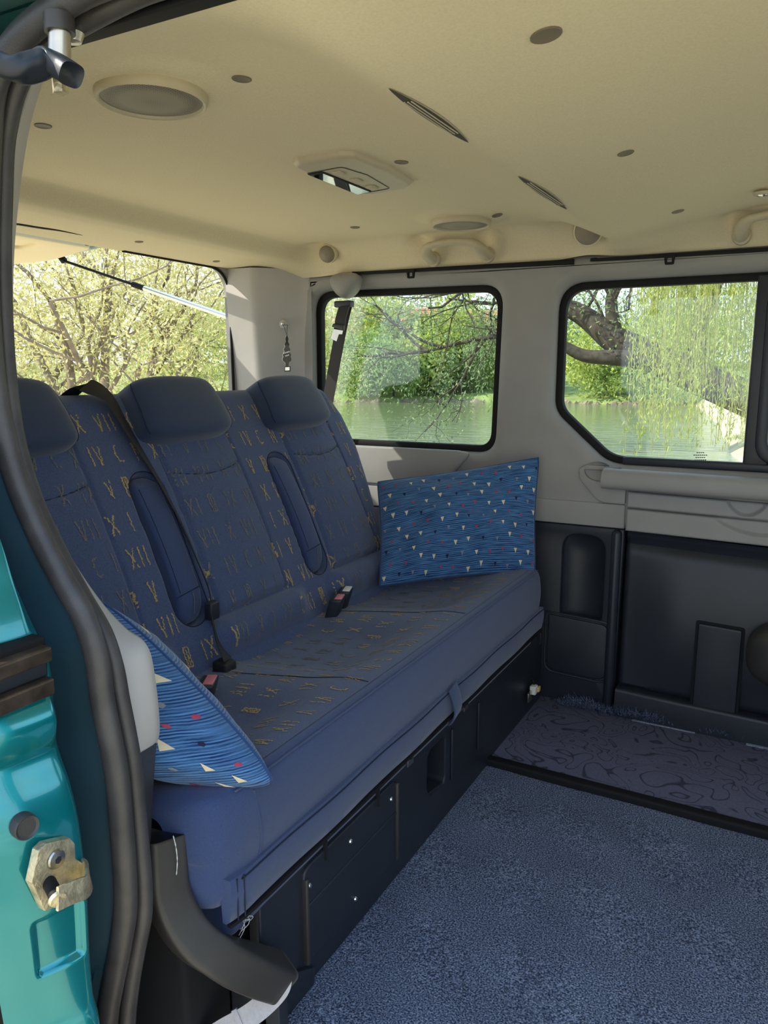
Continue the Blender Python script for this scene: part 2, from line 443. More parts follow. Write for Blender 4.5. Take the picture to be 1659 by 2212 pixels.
def slab(name, outlines, depth, m, frame, parent=None, bevel=0.0, seg=2):
    """filled outline(s), the later ones holes, given depth; frame(a, b, c) -> world point, c runs 0 (face) .. depth (back)"""
    from mathutils.geometry import delaunay_2d_cdt
    rings = []
    for k, ol in enumerate(outlines):
        q = [np.array(p[:2], float) for p in ol]
        q = [p for i, p in enumerate(q) if np.linalg.norm(p - q[i - 1]) > 1e-6]
        area = sum(q[i][0] * q[(i + 1) % len(q)][1] - q[(i + 1) % len(q)][0] * q[i][1] for i in range(len(q)))
        if (area > 0) != (k == 0): q.reverse()          # outer counter-clockwise, holes clockwise: material on the left
        rings.append(np.array(q))
    def off(q, d):
        if d == 0: return q
        out = np.zeros_like(q); N = len(q)
        for i in range(N):
            e1 = q[i] - q[i - 1]; e2 = q[(i + 1) % N] - q[i]
            e1 /= np.linalg.norm(e1); e2 /= np.linalg.norm(e2)
            n1 = np.array([-e1[1], e1[0]]); n2 = np.array([-e2[1], e2[0]]); nn = n1 + n2
            out[i] = q[i] + nn * (d / max(0.35, 1 + float(n1 @ n2)))
        return out
    prof = []
    if bevel > 0:
        for k in range(seg + 1):
            th = math.pi / 2 * k / seg
            prof.append((bevel * (1 - math.sin(th)), bevel * (1 - math.cos(th))))
    else:
        prof.append((0.0, 0.0))
    prof.append((0.0, depth))
    V, Fc = [], []
    lay = []
    for d, c in prof:
        rows = []
        for q in rings:
            o = off(q, d); i0 = len(V)
            V.extend([(p[0], p[1], c) for p in o]); rows.append((i0, len(o)))
        lay.append(rows)
    for l in range(len(lay) - 1):
        for (i0, n), (j0, _) in zip(lay[l], lay[l + 1]):
            for k in range(n):
                Fc.append((i0 + k, i0 + (k + 1) % n, j0 + (k + 1) % n, j0 + k))
    for li in (0, len(lay) - 1):
        idx, ed = [], []
        for i0, n in lay[li]:
            b0 = len(idx); idx.extend(range(i0, i0 + n))
            ed.extend([(b0 + k, b0 + (k + 1) % n) for k in range(n)])
        vo, _, fo, orig, _, _ = delaunay_2d_cdt([Vector(V[i][:2]) for i in idx], ed, [], 0, 1e-7)
        polys = [np.array([V[i0 + k][:2] for k in range(n)]) for i0, n in lay[li]]
        def inside(p):
            hit = False
            for q in polys:
                a = q; b = np.roll(q, -1, 0)
                c = (a[:, 1] > p[1]) != (b[:, 1] > p[1])
                with np.errstate(divide='ignore', invalid='ignore'):
                    xx = (b[:, 0] - a[:, 0]) * (p[1] - a[:, 1]) / (b[:, 1] - a[:, 1]) + a[:, 0]
                if int((c & (p[0] < xx)).sum()) % 2: hit = not hit
            return hit
        mp = []
        for k, o in enumerate(orig):
            if o: mp.append(idx[o[0]])
            else:
                V.append((vo[k][0], vo[k][1], V[idx[0]][2])); mp.append(len(V) - 1)
        for f in fo:
            c = np.mean([np.array(vo[i][:2]) for i in f], 0)
            if inside(c): Fc.append(tuple(mp[i] for i in f))
    bm = bmesh.new()
    vs = [bm.verts.new(frame(*v)) for v in V]
    for f in Fc:
        try: bm.faces.new([vs[i] for i in f])
        except ValueError: pass
    return bmobj(name, bm, m, parent)

def wall_frame(y):           # a = x, b = z, face at y looking towards -y
    return lambda a, b, c: (a, y + c, b)
def front_frame(x):          # a = y, b = z, face at x looking towards +x
    return lambda a, b, c: (x - c, a, b)
def ceil_frame(z):           # a = x, b = y, face at z looking down
    return lambda a, b, c: (a, b, z + c)

def catmull(P, n):
    P = np.array(P, float); N = len(P)
    t = np.linspace(0, N - 1, n); out = []
    for s in t:
        i = min(int(s), N - 2); f = s - i
        p0 = P[max(i - 1, 0)]; p1 = P[i]; p2 = P[i + 1]; p3 = P[min(i + 2, N - 1)]
        out.append(0.5 * ((2 * p1) + (-p0 + p2) * f + (2 * p0 - 5 * p1 + 4 * p2 - p3) * f * f + (-p0 + 3 * p1 - 3 * p2 + p3) * f ** 3))
    return np.array(out)

def sweep(name, path, section, m, parent=None, side=(0, 1, 0), cap=True, scale=None, auto=True):
    """section: list of (a, b), a along side-ish vector, b along the other normal"""
    path = np.array(path, float); n = len(path); S = np.array(section, float)
    side = np.array(side, float)
    P = np.zeros((n, len(S), 3))
    for i in range(n):
        t = path[min(i + 1, n - 1)] - path[max(i - 1, 0)]; t /= np.linalg.norm(t)
        b = np.cross(t, side); b /= np.linalg.norm(b)
        a = np.cross(b, t)
        k = scale[i] if scale is not None else 1.0
        P[i] = path[i] + np.outer(S[:, 0] * k, a) + np.outer(S[:, 1] * k, b)
    return gridobj(name, P, m, parent, closed_v=True, cap=cap, auto=auto)

def circ(r, n=12, r2=None):
    return [(r * math.cos(2 * math.pi * k / n), (r2 or r) * math.sin(2 * math.pi * k / n)) for k in range(n)]

def rrect(w, h, r, n=4):
    return [tuple(p) for p in rpoly([(-w / 2, -h / 2), (w / 2, -h / 2), (w / 2, h / 2), (-w / 2, h / 2)], r, n)]

def lathe(name, prof, origin, axis, m, parent=None, n=40, auto=True):
    axis = np.array(axis, float); axis /= np.linalg.norm(axis)
    h = np.array([1, 0, 0]) if abs(axis[0]) < 0.9 else np.array([0, 1.0, 0])
    a = np.cross(axis, h); a /= np.linalg.norm(a); b = np.cross(axis, a)
    P = np.zeros((n, len(prof), 3))
    for i in range(n):
        th = 2 * math.pi * i / n
        for j, (r, z) in enumerate(prof):
            P[i, j] = np.array(origin) + axis * z + (a * math.cos(th) + b * math.sin(th)) * max(r, 1e-5)
    return gridobj(name, P, m, parent, closed_u=True, auto=auto)

def sstep(a, b, x):
    t = np.clip((np.asarray(x, float) - a) / (b - a), 0, 1); return t * t * (3 - 2 * t)

def text_mesh(name, s, size, m, frame, parent, align='CENTER'):
    cu = bpy.data.curves.new('tmp', 'FONT'); cu.body = s; cu.size = size; cu.align_x = align; cu.align_y = 'CENTER'
    ob = bpy.data.objects.new('tmp', cu); COL.objects.link(ob)
    dg = bpy.context.evaluated_depsgraph_get(); dg.update()
    me = bpy.data.meshes.new_from_object(ob.evaluated_get(dg))
    COL.objects.unlink(ob); bpy.data.objects.remove(ob); bpy.data.curves.remove(cu)
    V = [frame(v.co.x, v.co.y) for v in me.vertices]; Fc = [tuple(p.vertices) for p in me.polygons]
    bpy.data.meshes.remove(me)
    return pyobj(name, V, Fc, m, parent, False)

def copy_tree(o, parent=None, shift=None):
    c = o.copy(); COL.objects.link(c); c.parent = parent
    if shift is not None: c.location = Vector(o.location) + Vector(shift)
    for ch in o.children: copy_tree(ch, c)
    return c

# ================================================================== THE VAN: shell
YW = 2.20            # face of the trim on the river side
X_REAR, X_FRONT = -1.70, 1.60

# ---- ceiling (headliner)
_cx = np.array([-1.72, -1.62, -1.50, -1.465, -1.425, -1.38, -0.72, -0.63, -0.57, -0.51, -0.475, -0.460, -0.44, -0.34, -0.16, -0.04, 1.62])
_cz = np.array([1.334, 1.340, 1.343, 1.350, 1.388, 1.391, 1.391, 1.386, 1.373, 1.348, 1.3325, 1.331, 1.333, 1.350, 1.381, 1.388, 1.390])
def ceil_z(x, y):
    x = np.asarray(x, float); y = np.asarray(y, float)
    z = np.zeros(np.broadcast(x, y).shape)
    for k in (-0.01, -0.005, 0, 0.005, 0.01): z = z + np.interp(x + k, _cx, _cz) / 5
    far = np.clip((y - 2.075) / 0.12, 0, 1); near = np.clip((0.82 - y) / 0.19, 0, 1)
    wf = far ** 2.0; wn_ = near ** 1.7
    z = z * (1 - wf) + 1.308 * wf; z = z * (1 - wn_) + 1.3465 * wn_
    # moulded bosses around the speakers
    for (sx, sy) in ((-0.835, 0.862), (-0.815, 1.92)):
        r = np.hypot(x - sx, y - sy); z = z - 0.009 * (1 - sstep(0.078, 0.13, r))
    # hollows behind the knobs and the grab handle feet
    for (sx, sy, w_) in ((-1.375, 2.13, .045), (-0.555, 2.120, .06), (-1.03, 2.13, .03), (-0.825, 2.13, .03), (-0.185, 2.13, .03)):
        z = z + (0.040 if sx == -0.555 else 0.022) * np.exp(-((x - sx) ** 2 + (y - sy) ** 2) / w_ ** 2)
    return z
xs = np.concatenate([np.linspace(-1.715, -0.2, 260), np.linspace(-0.18, 1.62, 40)])
ys = np.concatenate([np.linspace(0.63, 0.86, 26), np.linspace(0.87, 2.0, 90), np.linspace(2.01, 2.195, 26)])
XX, YY = np.meshgrid(xs, ys, indexing='ij')
P = np.stack([XX, YY, ceil_z(XX, YY)], -1)
ceiling = gridobj('ceiling', P, M['headliner'], auto=False)
tag(ceiling, 'beige fabric headliner with moulded cross ridges above the bench', kind='structure')

def ceil_n(x, y):
    e = 1e-3
    n = np.array([float(ceil_z(x + e, y) - ceil_z(x - e, y)) / (2 * e), float(ceil_z(x, y + e) - ceil_z(x, y - e)) / (2 * e), -1.0])
    return n / np.linalg.norm(n)

# headliner fixing plugs: parts of the ceiling
def plug(x, y, r=0.0145):
    o = np.array([x, y, float(ceil_z(x, y))]); n = ceil_n(x, y)
    lathe('fixing_plug', [(r, -0.0005), (r, 0.0012), (r * 0.93, 0.0018), (r * 0.84, 0.0012), (r * 0.4, 0.0004), (0.0, 0.0003)], o, n, M['plug'], ceiling, n=22)
for (x, y) in ((-1.114, 0.905), (-0.704, 0.896), (-0.705, 1.369), (-1.12, 1.90), (-0.712, 1.905), (-0.295, 1.383), (-0.288, 1.925)):
    plug(x, y, 0.0135)
plug(-0.28, 0.885, 0.0175)
# dark slot in the rear header
sl_ = np.array([on_z(u, v, 1.343) for u, v in ((-60, 468), (25, 478), (80, 487), (130, 495), (178, 505))]); sl_[:, 2] = [float(ceil_z(p[0], p[1])) - .0005 for p in sl_]
sweep('header_slot', catmull(sl_, 30), rrect(.012, .003, .001, 1), M['black_void'], ceiling, side=(1, 0, 0), scale=np.interp(np.linspace(0, 1, 30), [0, .6, 1], [1, 1, .1]))
for (u, v) in ((300, 521), (467, 562)):
    p = on_z(u, v, 1.342); plug(p[0], p[1], 0.011)

# outer roof skin
roof = rbox('roof_skin', (-1.74, 0.56, 1.402), (1.66, 2.30, 1.430), M['teal'], r=0.01)
tag(roof, 'teal painted sheet metal roof over the headliner', kind='structure')

# ---- floor
floor = rbox('floor', (-1.72, 0.80, -0.06), (1.62, 2.30, -0.012), M['black_plastic'], r=0.0)
tag(floor, 'black van floor pan under the carpets', kind='structure')
sill = rbox('door_step', (-1.72, 0.50, -0.30), (1.62, 0.80, -0.20), M['black_plastic'], r=0.01)
tag(sill, 'black recessed door step below the bench end', kind='structure')

# carpet: speckled, from the bench to the second mat
xs = np.linspace(-0.70, 1.58, 120); ys = np.linspace(0.795, 1.755, 50)
XX, YY = np.meshgrid(xs, ys, indexing='ij')
ZZ = 0.0 + 0.0015 * np.sin(XX * 17 + YY * 9) * np.sin(YY * 13)
top = np.stack([XX, YY, ZZ], -1)
bm = bmesh.new()
V, Fc = grid(top)
vs = [bm.verts.new(v) for v in V]
for f in Fc: bm.faces.new([vs[i] for i in f])
ext = bmesh.ops.extrude_face_region(bm, geom=list(bm.faces))
for v in [g for g in ext['geom'] if isinstance(g, bmesh.types.BMVert)]: v.co.z = -0.012
carpet = bmobj('floor_carpet', bm, M['carpet'])
tag(carpet, 'speckled blue-grey loop carpet covering the middle of the floor', 'carpet')

# second mat by the wall: dark with curling lines, bound front edge
mat_root = thing('floor_mat', 'dark mat patterned with curling lines along the river-side wall', 'mat', (0.4, 2.0, 0.0))
pyM = rpoly([(-0.66, 1.768), (1.58, 1.735), (1.58, 2.27), (-0.66, 2.27)], 0.005, 2)
slab('mat_surface', [pyM], 0.024, M['scribble'], lambda a, b, c: (a, b, 0.013 - c), mat_root, bevel=0.003)
edge_path = np.array([(-0.655, 1.757, 0.004), (0.2, 1.743, 0.004), (1.58, 1.724, 0.004)])
sweep('bound_edge', catmull(edge_path, 24), rrect(0.030, 0.030, 0.007), M['rubber'], mat_root, side=(0, 1, 0))

# frayed carpet edge along the wall foot
tuft_v, tuft_f = [], []
def tuft(p, h, w):
    a = random.uniform(0, 6.28); lean = np.array([random.uniform(-.6, .6), random.uniform(-.9, .1), 1.0]) * h
    d = np.array([math.cos(a), math.sin(a), 0]) * w
    i = len(tuft_v); mid = p + lean * 0.55 + np.array([random.uniform(-1, 1), random.uniform(-1, 0), 0]) * h * .3
    tuft_v.extend([p - d, p + d, mid - d * .8, mid + d * .8, p + lean])
    tuft_f.extend([(i, i + 1, i + 3, i + 2), (i + 2, i + 3, i + 4)])
for k in range(7000):
    x = random.uniform(-0.66, 0.12)
    den = 0.45 + 0.55 * math.sin(x * 23) * math.sin(x * 9 + 1)
    if random.random() > den: continue
    tuft(np.array([x, random.uniform(2.175, 2.205), 0.012]), random.uniform(.008, .040) * (0.4 + den), random.uniform(.0008, .002))
for (x0, x1) in ((-.36, -.19), (-.06, .12)):
    rbox('exposed_backing', (x0, 2.155 - x0 * .02, .0125), (x1, 2.170 - x0 * .02, .0145), M['backing'], mat_root, r=0)
fray = pyobj('frayed_carpet_edge', tuft_v, tuft_f, M['carpet'], None, False)
tag(fray, 'frayed blue-grey carpet threads along the foot of the black wall', 'carpet edge', kind='stuff')

# ---- far wall (river side)
wall = thing('wall_far', 'grey and black trimmed van side wall with two windows on the river side', None, (-0.1, 2.24, 0.0), kind='structure')
def scale_y(p, y):     # keeps a surveyed point on its sight line when its depth is set
    p = np.array(p); q = CAM_POS + (p - CAM_POS) * (y / p[1]); return (q[0], q[2])
YG = 2.238
w1c = [scale_y(on_y(*q, YG), YG) for q in ((689, 972), (1066, 972), (1084, 622), (689, 637))]
w1c[0] = (w1c[3][0], 0.768); w1c[1] = (w1c[1][0], 0.768)
w2l = on_y(1212, 760, YG)[0]
w2c = [(w2l, 0.895), (on_y(1320, 985, YG)[0], 0.755), (1.10, 0.748), (1.10, 1.240), (w2l, 1.240)]
W1R = [0.055, 0.050, 0.060, 0.060]
W2R = [0.07, 0.10, 0.08, 0.08, 0.07]
hole1 = rpoly(inset(w1c, -0.010), [r + 0.01 for r in W1R]); hole2 = rpoly(inset(w2c, -0.010), [r + 0.01 for r in W2R])
outer = rpoly([(X_REAR + 0.20, 0.56), (X_FRONT, 0.56), (X_FRONT, 1.325), (X_REAR + 0.20, 1.325)], 0.0)
slab('upper_trim_panel', [outer, hole1, hole2], 0.055, M['grey_trim'], wall_frame(YW), wall, bevel=0.034, seg=7)
skin = rpoly([(X_REAR - 0.02, -0.10), (X_FRONT, -0.10), (X_FRONT, 1.41), (X_REAR - 0.02, 1.41)], 0.0)
slab('outer_skin', [skin, rpoly(inset(w1c, -0.012), W1R), rpoly(inset(w2c, -0.012), W2R)], 0.02, M['teal'], wall_frame(2.262), wall)
rbox('dark_backing', (-1.70, 2.256, -0.05), (X_FRONT, 2.262, 0.60), M['black_void'], wall, r=0)

# windows: rubber seal and pane
def window(n, label, corners, radii):
    w = thing('window_%d' % n, label, None, (float(np.mean([c[0] for c in corners])), YG, min(c[1] for c in corners)), kind='structure')
    o = rpoly(inset(corners, -0.012), [r + .012 for r in radii]); i = rpoly(inset(corners, 0.010), [max(r - .006, .004) for r in radii])
    slab('rubber_seal', [o, i], 0.024, M['rubber'], wall_frame(YG - 0.004), w, bevel=0.005)
    slab('pane', [rpoly(inset(corners, 0.006), radii)], 0.004, M['glass'], wall_frame(YG + 0.010), w)
    return w
win1 = window(1, 'rounded side window behind the right headrest', w1c, W1R)
win2 = window(2, 'side window with a clipped lower corner above the armrest shelf', w2c, W2R)
# divider of the sliding pane and the sliding pane's own frame
xd = on_y(1630, 760, YG)[0]
rbox('divider', (xd - 0.006, YG - 0.012, 0.745), (xd + 0.055, YG + 0.012, 1.245), M['black_plastic'], win2, r=0.006)
sl = [(xd + 0.020, 0.765), (0.75, 0.765), (0.75, 1.222), (xd + 0.020, 1.222)]
slab('sliding_frame', [rpoly(sl, 0.06), rpoly(inset(sl, 0.030), 0.04)], 0.03, M['black_plastic'], wall_frame(YG - 0.024), win2, bevel=0.008)
rbox('lower_rail', (-0.44, YG - 0.014, 0.742), (1.1, YG + 0.006, 0.766), M['black_plastic'], win2, r=0.006)
# etched maker's mark, too small to read: rows of short dashes
dv, df = [], []
for row, nd in ((0, 4), (1, 7), (2, 5), (3, 6)):
    for k in range(nd):
        c = on_y(1515 + (k - nd / 2) * 4.4, 978 + row * 5.2, YG + 0.0085); w_ = 0.0019; h_ = 0.0012
        i = len(dv); dv += [c + np.array(q) for q in ((-w_, 0, -h_), (w_, 0, -h_), (w_, 0, h_), (-w_, 0, h_))]; df.append((i, i + 1, i + 2, i + 3))
pyobj('etched_mark', dv, df, M['rubber'], win2, False)

# black blind rails under the roof edge, with hooks
def blind_rail(x0, x1, z0, z1, hx, label):
    t = thing('blind_rail', label, 'rail', ((x0 + x1) / 2, 2.18, z0), group='blind rails under the roof edge')
    path = np.array([(x0, 2.184, z0 + .004), (x0 + .05, 2.182, z0), ((x0 + x1) / 2, 2.180, (z0 + z1) / 2), (x1 - .02, 2.182, z1), (x1, 2.184, z1)])
    sweep('bar', catmull(path, 20), rrect(0.012, 0.016, 0.004), M['rubber'], t, side=(0, 1, 0), scale=np.concatenate([[.15], np.linspace(.45, 1, 18), [.8]]))
    hz = z0 + (z1 - z0) * (hx - x0) / (x1 - x0)
    slab('hook', [rpoly([(hx - .011, hz - .024), (hx + .011, hz - .024), (hx + .014, hz + .004), (hx - .014, hz + .004)], .004, 3), rpoly([(hx - .006, hz - .018), (hx + .006, hz - .018), (hx + .006, hz - .007), (hx - .006, hz - .007)], .001, 2)], 0.008, M['rubber'], wall_frame(2.168), t, bevel=.0015)
blind_rail(-1.30, -0.60, 1.309, 1.300, -1.085, 'thin black blind rail over the rounded side window')
blind_rail(-0.525, 1.0, 1.300, 1.292, -0.338, 'thin black blind rail over the clipped-corner window')

# panels of the lower wall
def wp(name, corners, radii, y, depth, m, bevel=0.004, holes=(), parent=wall):
    return slab(name, [rpoly(corners, radii, 6)] + list(holes), depth, m, wall_frame(y), parent, bevel=bevel, seg=3)
wp('window_ledge_panel', [(-1.62, 0.640), (-0.985, 0.640), (-0.885, 0.757), (-0.93, 0.763), (-1.25, 0.763), (-1.62, 0.763)], [.01, .05, .02, .02, .04, .01], YW - 0.014, 0.016, M['grey_trim'], 0.006)
wp('rear_grey_panel', [(-1.62, 0.565), (-0.418, 0.565), (-0.418, 0.634), (-1.62, 0.634)], .004, YW - 0.006, 0.05, M['grey_trim'], 0.004)
cup = [(-0.536 + 0.078 * k / 14, 0.728) for k in range(15)] + [(-0.497 + 0.039 * math.cos(-math.pi * k / 14) * (1 if k < 7 else 1), 0.728 - 0.031 * math.sin(math.pi * k / 14)) for k in range(1, 14)]
wp('pocket_cover', [(-0.49, 0.636), (-0.418, 0.636), (-0.418, 0.700), (-0.440, 0.740), (-0.53, 0.742), (-0.552, 0.73), (-0.550, 0.70)], [.05, .006, .02, .01, .02, .012, .03], YW - 0.012, 0.03, M['grey_trim'], 0.003, holes=[cup])
# bowl of the finger cup
bv = np.zeros((9, 24, 3))
for i in range(9):
    r = 1 - i / 8.0
    for k in range(24):
        th = 2 * math.pi * k / 24
        bv[i, k] = (-0.497 + 0.041 * r * math.cos(th), YW - 0.010 + 0.028 * math.sqrt(max(0, 1 - r * r)), 0.722 + 0.03 * r * math.sin(th))
gridobj('finger_cup', bv, M['light_trim'], wall, closed_v=True)
# black rear lower panel with bottle pocket
pk = rpoly([(-0.594, 0.284), (-0.470, 0.280), (-0.470, 0.533), (-0.594, 0.535)], [.012, .012, .05, .05], 8)
wp('rear_black_panel', [(-1.62, 0.0), (-0.424, 0.0), (-0.418, 0.562), (-1.62, 0.562)], .006, YW + 0.006, 0.03, M['black_plastic'], 0.005, holes=[pk])
pv = np.zeros((22, 18, 3))
for i, th in enumerate(np.linspace(0, math.pi, 22)):
    for j, zz in enumerate(np.linspace(0.276, 0.538, 18)):
        tpr = min(1.0, (0.545 - zz) / 0.06) ** 0.5
        pv[i, j] = (-0.532 + 0.066 * math.cos(th), YW + 0.012 + 0.036 * math.sin(th) * tpr, zz)
gridobj('bottle_pocket', pv, M['black_plastic'], wall)
wp('pocket_lid', [(-0.628, 0.108), (-0.449, 0.100), (-0.449, 0.272), (-0.628, 0.282)], [.03, .03, .022, .008], YW - 0.001, 0.012, M['black_plastic'], 0.004)
ringo = rpoly([(-0.638, 0.098), (-0.440, 0.090), (-0.440, 0.282), (-0.638, 0.292)], [.034, .034, .026, .01], 6)
ringi = rpoly([(-0.632, 0.104), (-0.445, 0.096), (-0.445, 0.276), (-0.632, 0.286)], [.031, .031, .023, .009], 6)
slab('lid_bead', [ringo, ringi], 0.006, M['black_plastic'], wall_frame(YW + 0.001), wall, bevel=.002)
rbox('pillar_roll', (-0.452, YW - 0.014, 0.02), (-0.424, YW + 0.02, 0.56), M['black_plastic'], wall, r=0.013)
# armrest shelf and drawer strips in front of the gap
sp_ = np.array([(-0.446, 2.165, 0.712), (-0.44, 2.16, 0.712), (-0.40, 2.158, 0.711), (0.4, 2.158, 0.704), (1.58, 2.158, 0.696)])
sweep('armrest_shelf', catmull(sp_, 60), rrect(0.064, 0.056, 0.024, 6), M['grey_trim'], wall, side=(0, 1, 0), scale=np.concatenate([[.45, .75, .9], np.ones(57)]))
def strip(name, x0, x1, z0, z1, dent=None):
    nx, nz = 420, 44
    P = np.zeros((nx, nz, 3))
    for i in range(nx):
        x = x0 + (x1 - x0) * (i / (nx - 1)) ** 1.8
        zs = -0.0065 * max(0, (x - x0)) / 0.35
        for j in range(nz):
            s = j / (nz - 1); z = z0 + (z1 - z0) * s
            r = 0.006; dz = min(z - z0, z1 - z, x - x0 + .0001)
            y = YW - 0.020 + (r - math.sqrt(max(0, r * r - (r - dz) ** 2)) if dz < r else 0)
            if dent:
                d0, d1 = dent
                dd = 1 - ((x - d0) / d1) ** 2
                if dd > 0:
                    lim = z1 - 0.036 * dd
                    y += 0.011 * float(sstep(lim - .007, lim + .007, z)) * min(1, dd * 2.5)
            P[i, j] = (x, y, z + zs)
    P2 = np.concatenate([np.stack([P[:, 0, 0], P[:, 0, 1] * 0 + 2.235, P[:, 0, 2]], -1)[:, None], P, np.stack([P[:, -1, 0], P[:, -1, 1] * 0 + 2.235, P[:, -1, 2]], -1)[:, None]], 1)
    e = P2[:1].copy(); e[:, :, 1] = 2.235
    return gridobj(name, np.concatenate([e, P2], 0), M['grey_trim'], wall)
strip('upper_drawer_strip', -0.412, 1.58, 0.630, 0.674, dent=(-0.11, 0.05))
strip('lower_drawer_strip', -0.412, 1.58, 0.563, 0.626, dent=(-0.075, 0.115))
# black front lower panel: bulging
nx, nz = 120, 40
P = np.zeros((nx + 1, nz, 3))
for i in range(nx):
    x = -0.412 + 2.0 * (i / (nx - 1)) ** 1.5
    for j in range(nz):
        s = j / (nz - 1); z = 0.095 + 0.463 * s
        dz = min((z - 0.095) * 1.2, (0.558 - z), x + 0.412)
        edge = 0.010 * (1 - min(1, dz / 0.012)) ** 2
        step = 0.014 * float(sstep(0.525, 0.545, z)) * -1 + 0.012 * float(sstep(0.50, 0.525, z))
        y = YW + 0.004 - 0.020 * math.sin(math.pi * min(1, max(0, (z - .095) / .43))) * float(sstep(-0.412, -0.25, x)) + edge + step
        P[i + 1, j] = (x, y, z - 0.012 * max(0, x + .41) / .4)
P[0] = P[1]; P[0, :, 1] = 2.24
gridobj('front_black_panel', P, M['black_plastic'], wall)
kp = np.array([(-0.414, 2.196, 0.045), (0.0, 2.192, 0.034), (1.58, 2.19, 0.0)])
sweep('kick_strip', catmull(kp, 20), rrect(0.05, 0.105, 0.010), M['black_plastic'], wall, side=(0, 1, 0))
def slant(c): return [(x, z - 0.010 * (x + .2)) for x, z in c]
lid = [(-0.203, 0.086), (-0.094, 0.084), (-0.094, 0.322), (-0.203, 0.326)]
wp('access_lid', lid, .006, YW - 0.024, 0.02, M['black_plastic'], 0.003)
slab('access_lid_gap', [rpoly(inset(lid, -0.007), .008, 3), rpoly(inset(lid, -0.0005), .005, 3)], 0.02, M['black_void'], wall_frame(YW - 0.0195), wall)
# rounded plastic bulge at the frame's right edge
bm = bmesh.new(); bmesh.ops.create_uvsphere(bm, u_segments=36, v_segments=20, radius=1)
for v in bm.verts:
    q = np.array(v.co); q = np.sign(q) * np.abs(q) ** 0.72
    v.co = Vector((0.075 + 0.155 * q[0], 2.160 + 0.075 * q[1], 0.278 + 0.092 * q[2]))
bmobj('plastic_bulge', bm, M['dark_brown_plastic'], wall)

# rear pillar trim on the river side, curving in towards the tailgate
P = np.zeros((40, 30, 3))
for i, s in enumerate(np.linspace(0, 1, 40)):
    x = -1.475 - 0.235 * s
    for j, z in enumerate(np.linspace(0.55, 1.335, 30)):
        tum = 0.03 * float(sstep(0.9, 1.33, z))
        y = 2.203 - 0.115 * float(sstep(0.05, 0.62, s)) - tum * s - 0.012 * math.sin(math.pi * min(1, s * 2.2)) * float(sstep(1.1, 1.3, z))
        P[i, j] = (x, y, z)
gridobj('rear_pillar_trim', P, M['light_trim'], wall)
def dpillar_y(x, z):
    s = (-1.475 - x) / 0.235
    return 2.203 - 0.115 * float(sstep(0.05, 0.62, s)) - 0.03 * float(sstep(0.9, 1.33, z)) * s

# belt outlet boss high on the river side
bm = bmesh.new(); bmesh.ops.create_uvsphere(bm, u_segments=28, v_segments=16, radius=1)
c_ = on_y(748, 620, 2.180)
for v in bm.verts:
    q = np.array(v.co); q = np.sign(q) * np.abs(q) ** .85
    v.co = Vector((c_[0] + .048 * q[0] * (1 + .45 * q[2]), c_[1] + .045 * q[1], c_[2] + .004 + .040 * q[2]))
bmobj('belt_outlet_boss', bm, M['grey_trim'], wall)

# ---- rear frame and tailgate
rear = thing('wall_rear', 'rear body frame around the open tailgate', None, (X_REAR, 1.40, 0), kind='structure')
ro = rpoly([(0.50, -0.10), (2.30, -0.10), (2.30, 1.41), (0.50, 1.41)], 0)
rh_c = [(0.73, 0.42), (2.086, 0.42), (2.076, 1.338), (0.74, 1.338)]
slab('frame', [ro, rpoly(rh_c, [.05, .05, .10, .10], 12)], 0.03, M['grey_trim'], lambda a, b, c: (X_REAR - c, a, b), rear)
ring = [p for p in rpoly(inset(rh_c, 0.004), [.05, .05, .10, .10], 12) if p[0] > 1.9 and p[1] > .6]; ring = [np.array([2.081, .45])] + ring + [np.array([1.62, 1.3345])]
sweep('opening_seal', np.array([(X_REAR - 0.006, p[0], p[1]) for p in ring]), circ(0.0045, 10), M['rubber'], rear, side=(1, 0, 0), cap=False)
tg = thing('door_1', 'open tailgate with beige inner trim held out behind the bench', None, (-1.74, 1.40, 1.40), kind='structure')
ZT = 1.42
gl = [(-1.79, 0.93), (-2.11, 0.90), (-2.11, 1.925), (-1.79, 1.872)]
tout = rpoly([(-1.76, 0.92), (-2.06, 0.87), (-2.49, 0.75), (-2.74, 0.77), (-2.86, 0.84), (-2.86, 1.95), (-2.74, 2.035), (-2.49, 2.055), (-2.06, 1.935), (-1.76, 1.88)], [.03, .1, .1, .05, .08, .08, .05, .1, .1, .03], 6)
slab('painted_shell', [tout, rpoly(gl, .04, 6)], 0.05, M['teal'], lambda a, b, c: (a, b, ZT + c), tg, bevel=.012, seg=3)
slab('window_pane', [rpoly(inset(gl, -.01), .04, 6)], 0.004, M['glass_clear'], lambda a, b, c: (a, b, ZT + 0.026 + c), tg)
tin = rpoly([(-2.12, 0.90), (-2.48, 0.79), (-2.80, 0.86), (-2.82, 1.93), (-2.70, 2.005), (-2.48, 2.005), (-2.12, 1.885)], [.03, .10, .07, .07, .05, .08, .06], 8)
pocket = [(-2.20, 1.25), (-2.36, 1.25), (-2.36, 1.79), (-2.20, 1.74)]
slab('inner_trim', [tin, rpoly(pocket, .04, 6)], 0.022, M['headliner'], lambda a, b, c: (a, b, ZT - 0.016 + c), tg, bevel=.007, seg=3)
slab('handle_recess', [rpoly(inset(pocket, -.01), .04, 6)], 0.004, M['headliner'], lambda a, b, c: (a, b, ZT - 0.004 + c), tg)
lathe('trim_screw', [(0, .003), (.006, .002), (.007, -.001)], tuple(on_z(188, 529, ZT - .016)), (0, 0, -1), M['black_plastic'], tg, n=12)

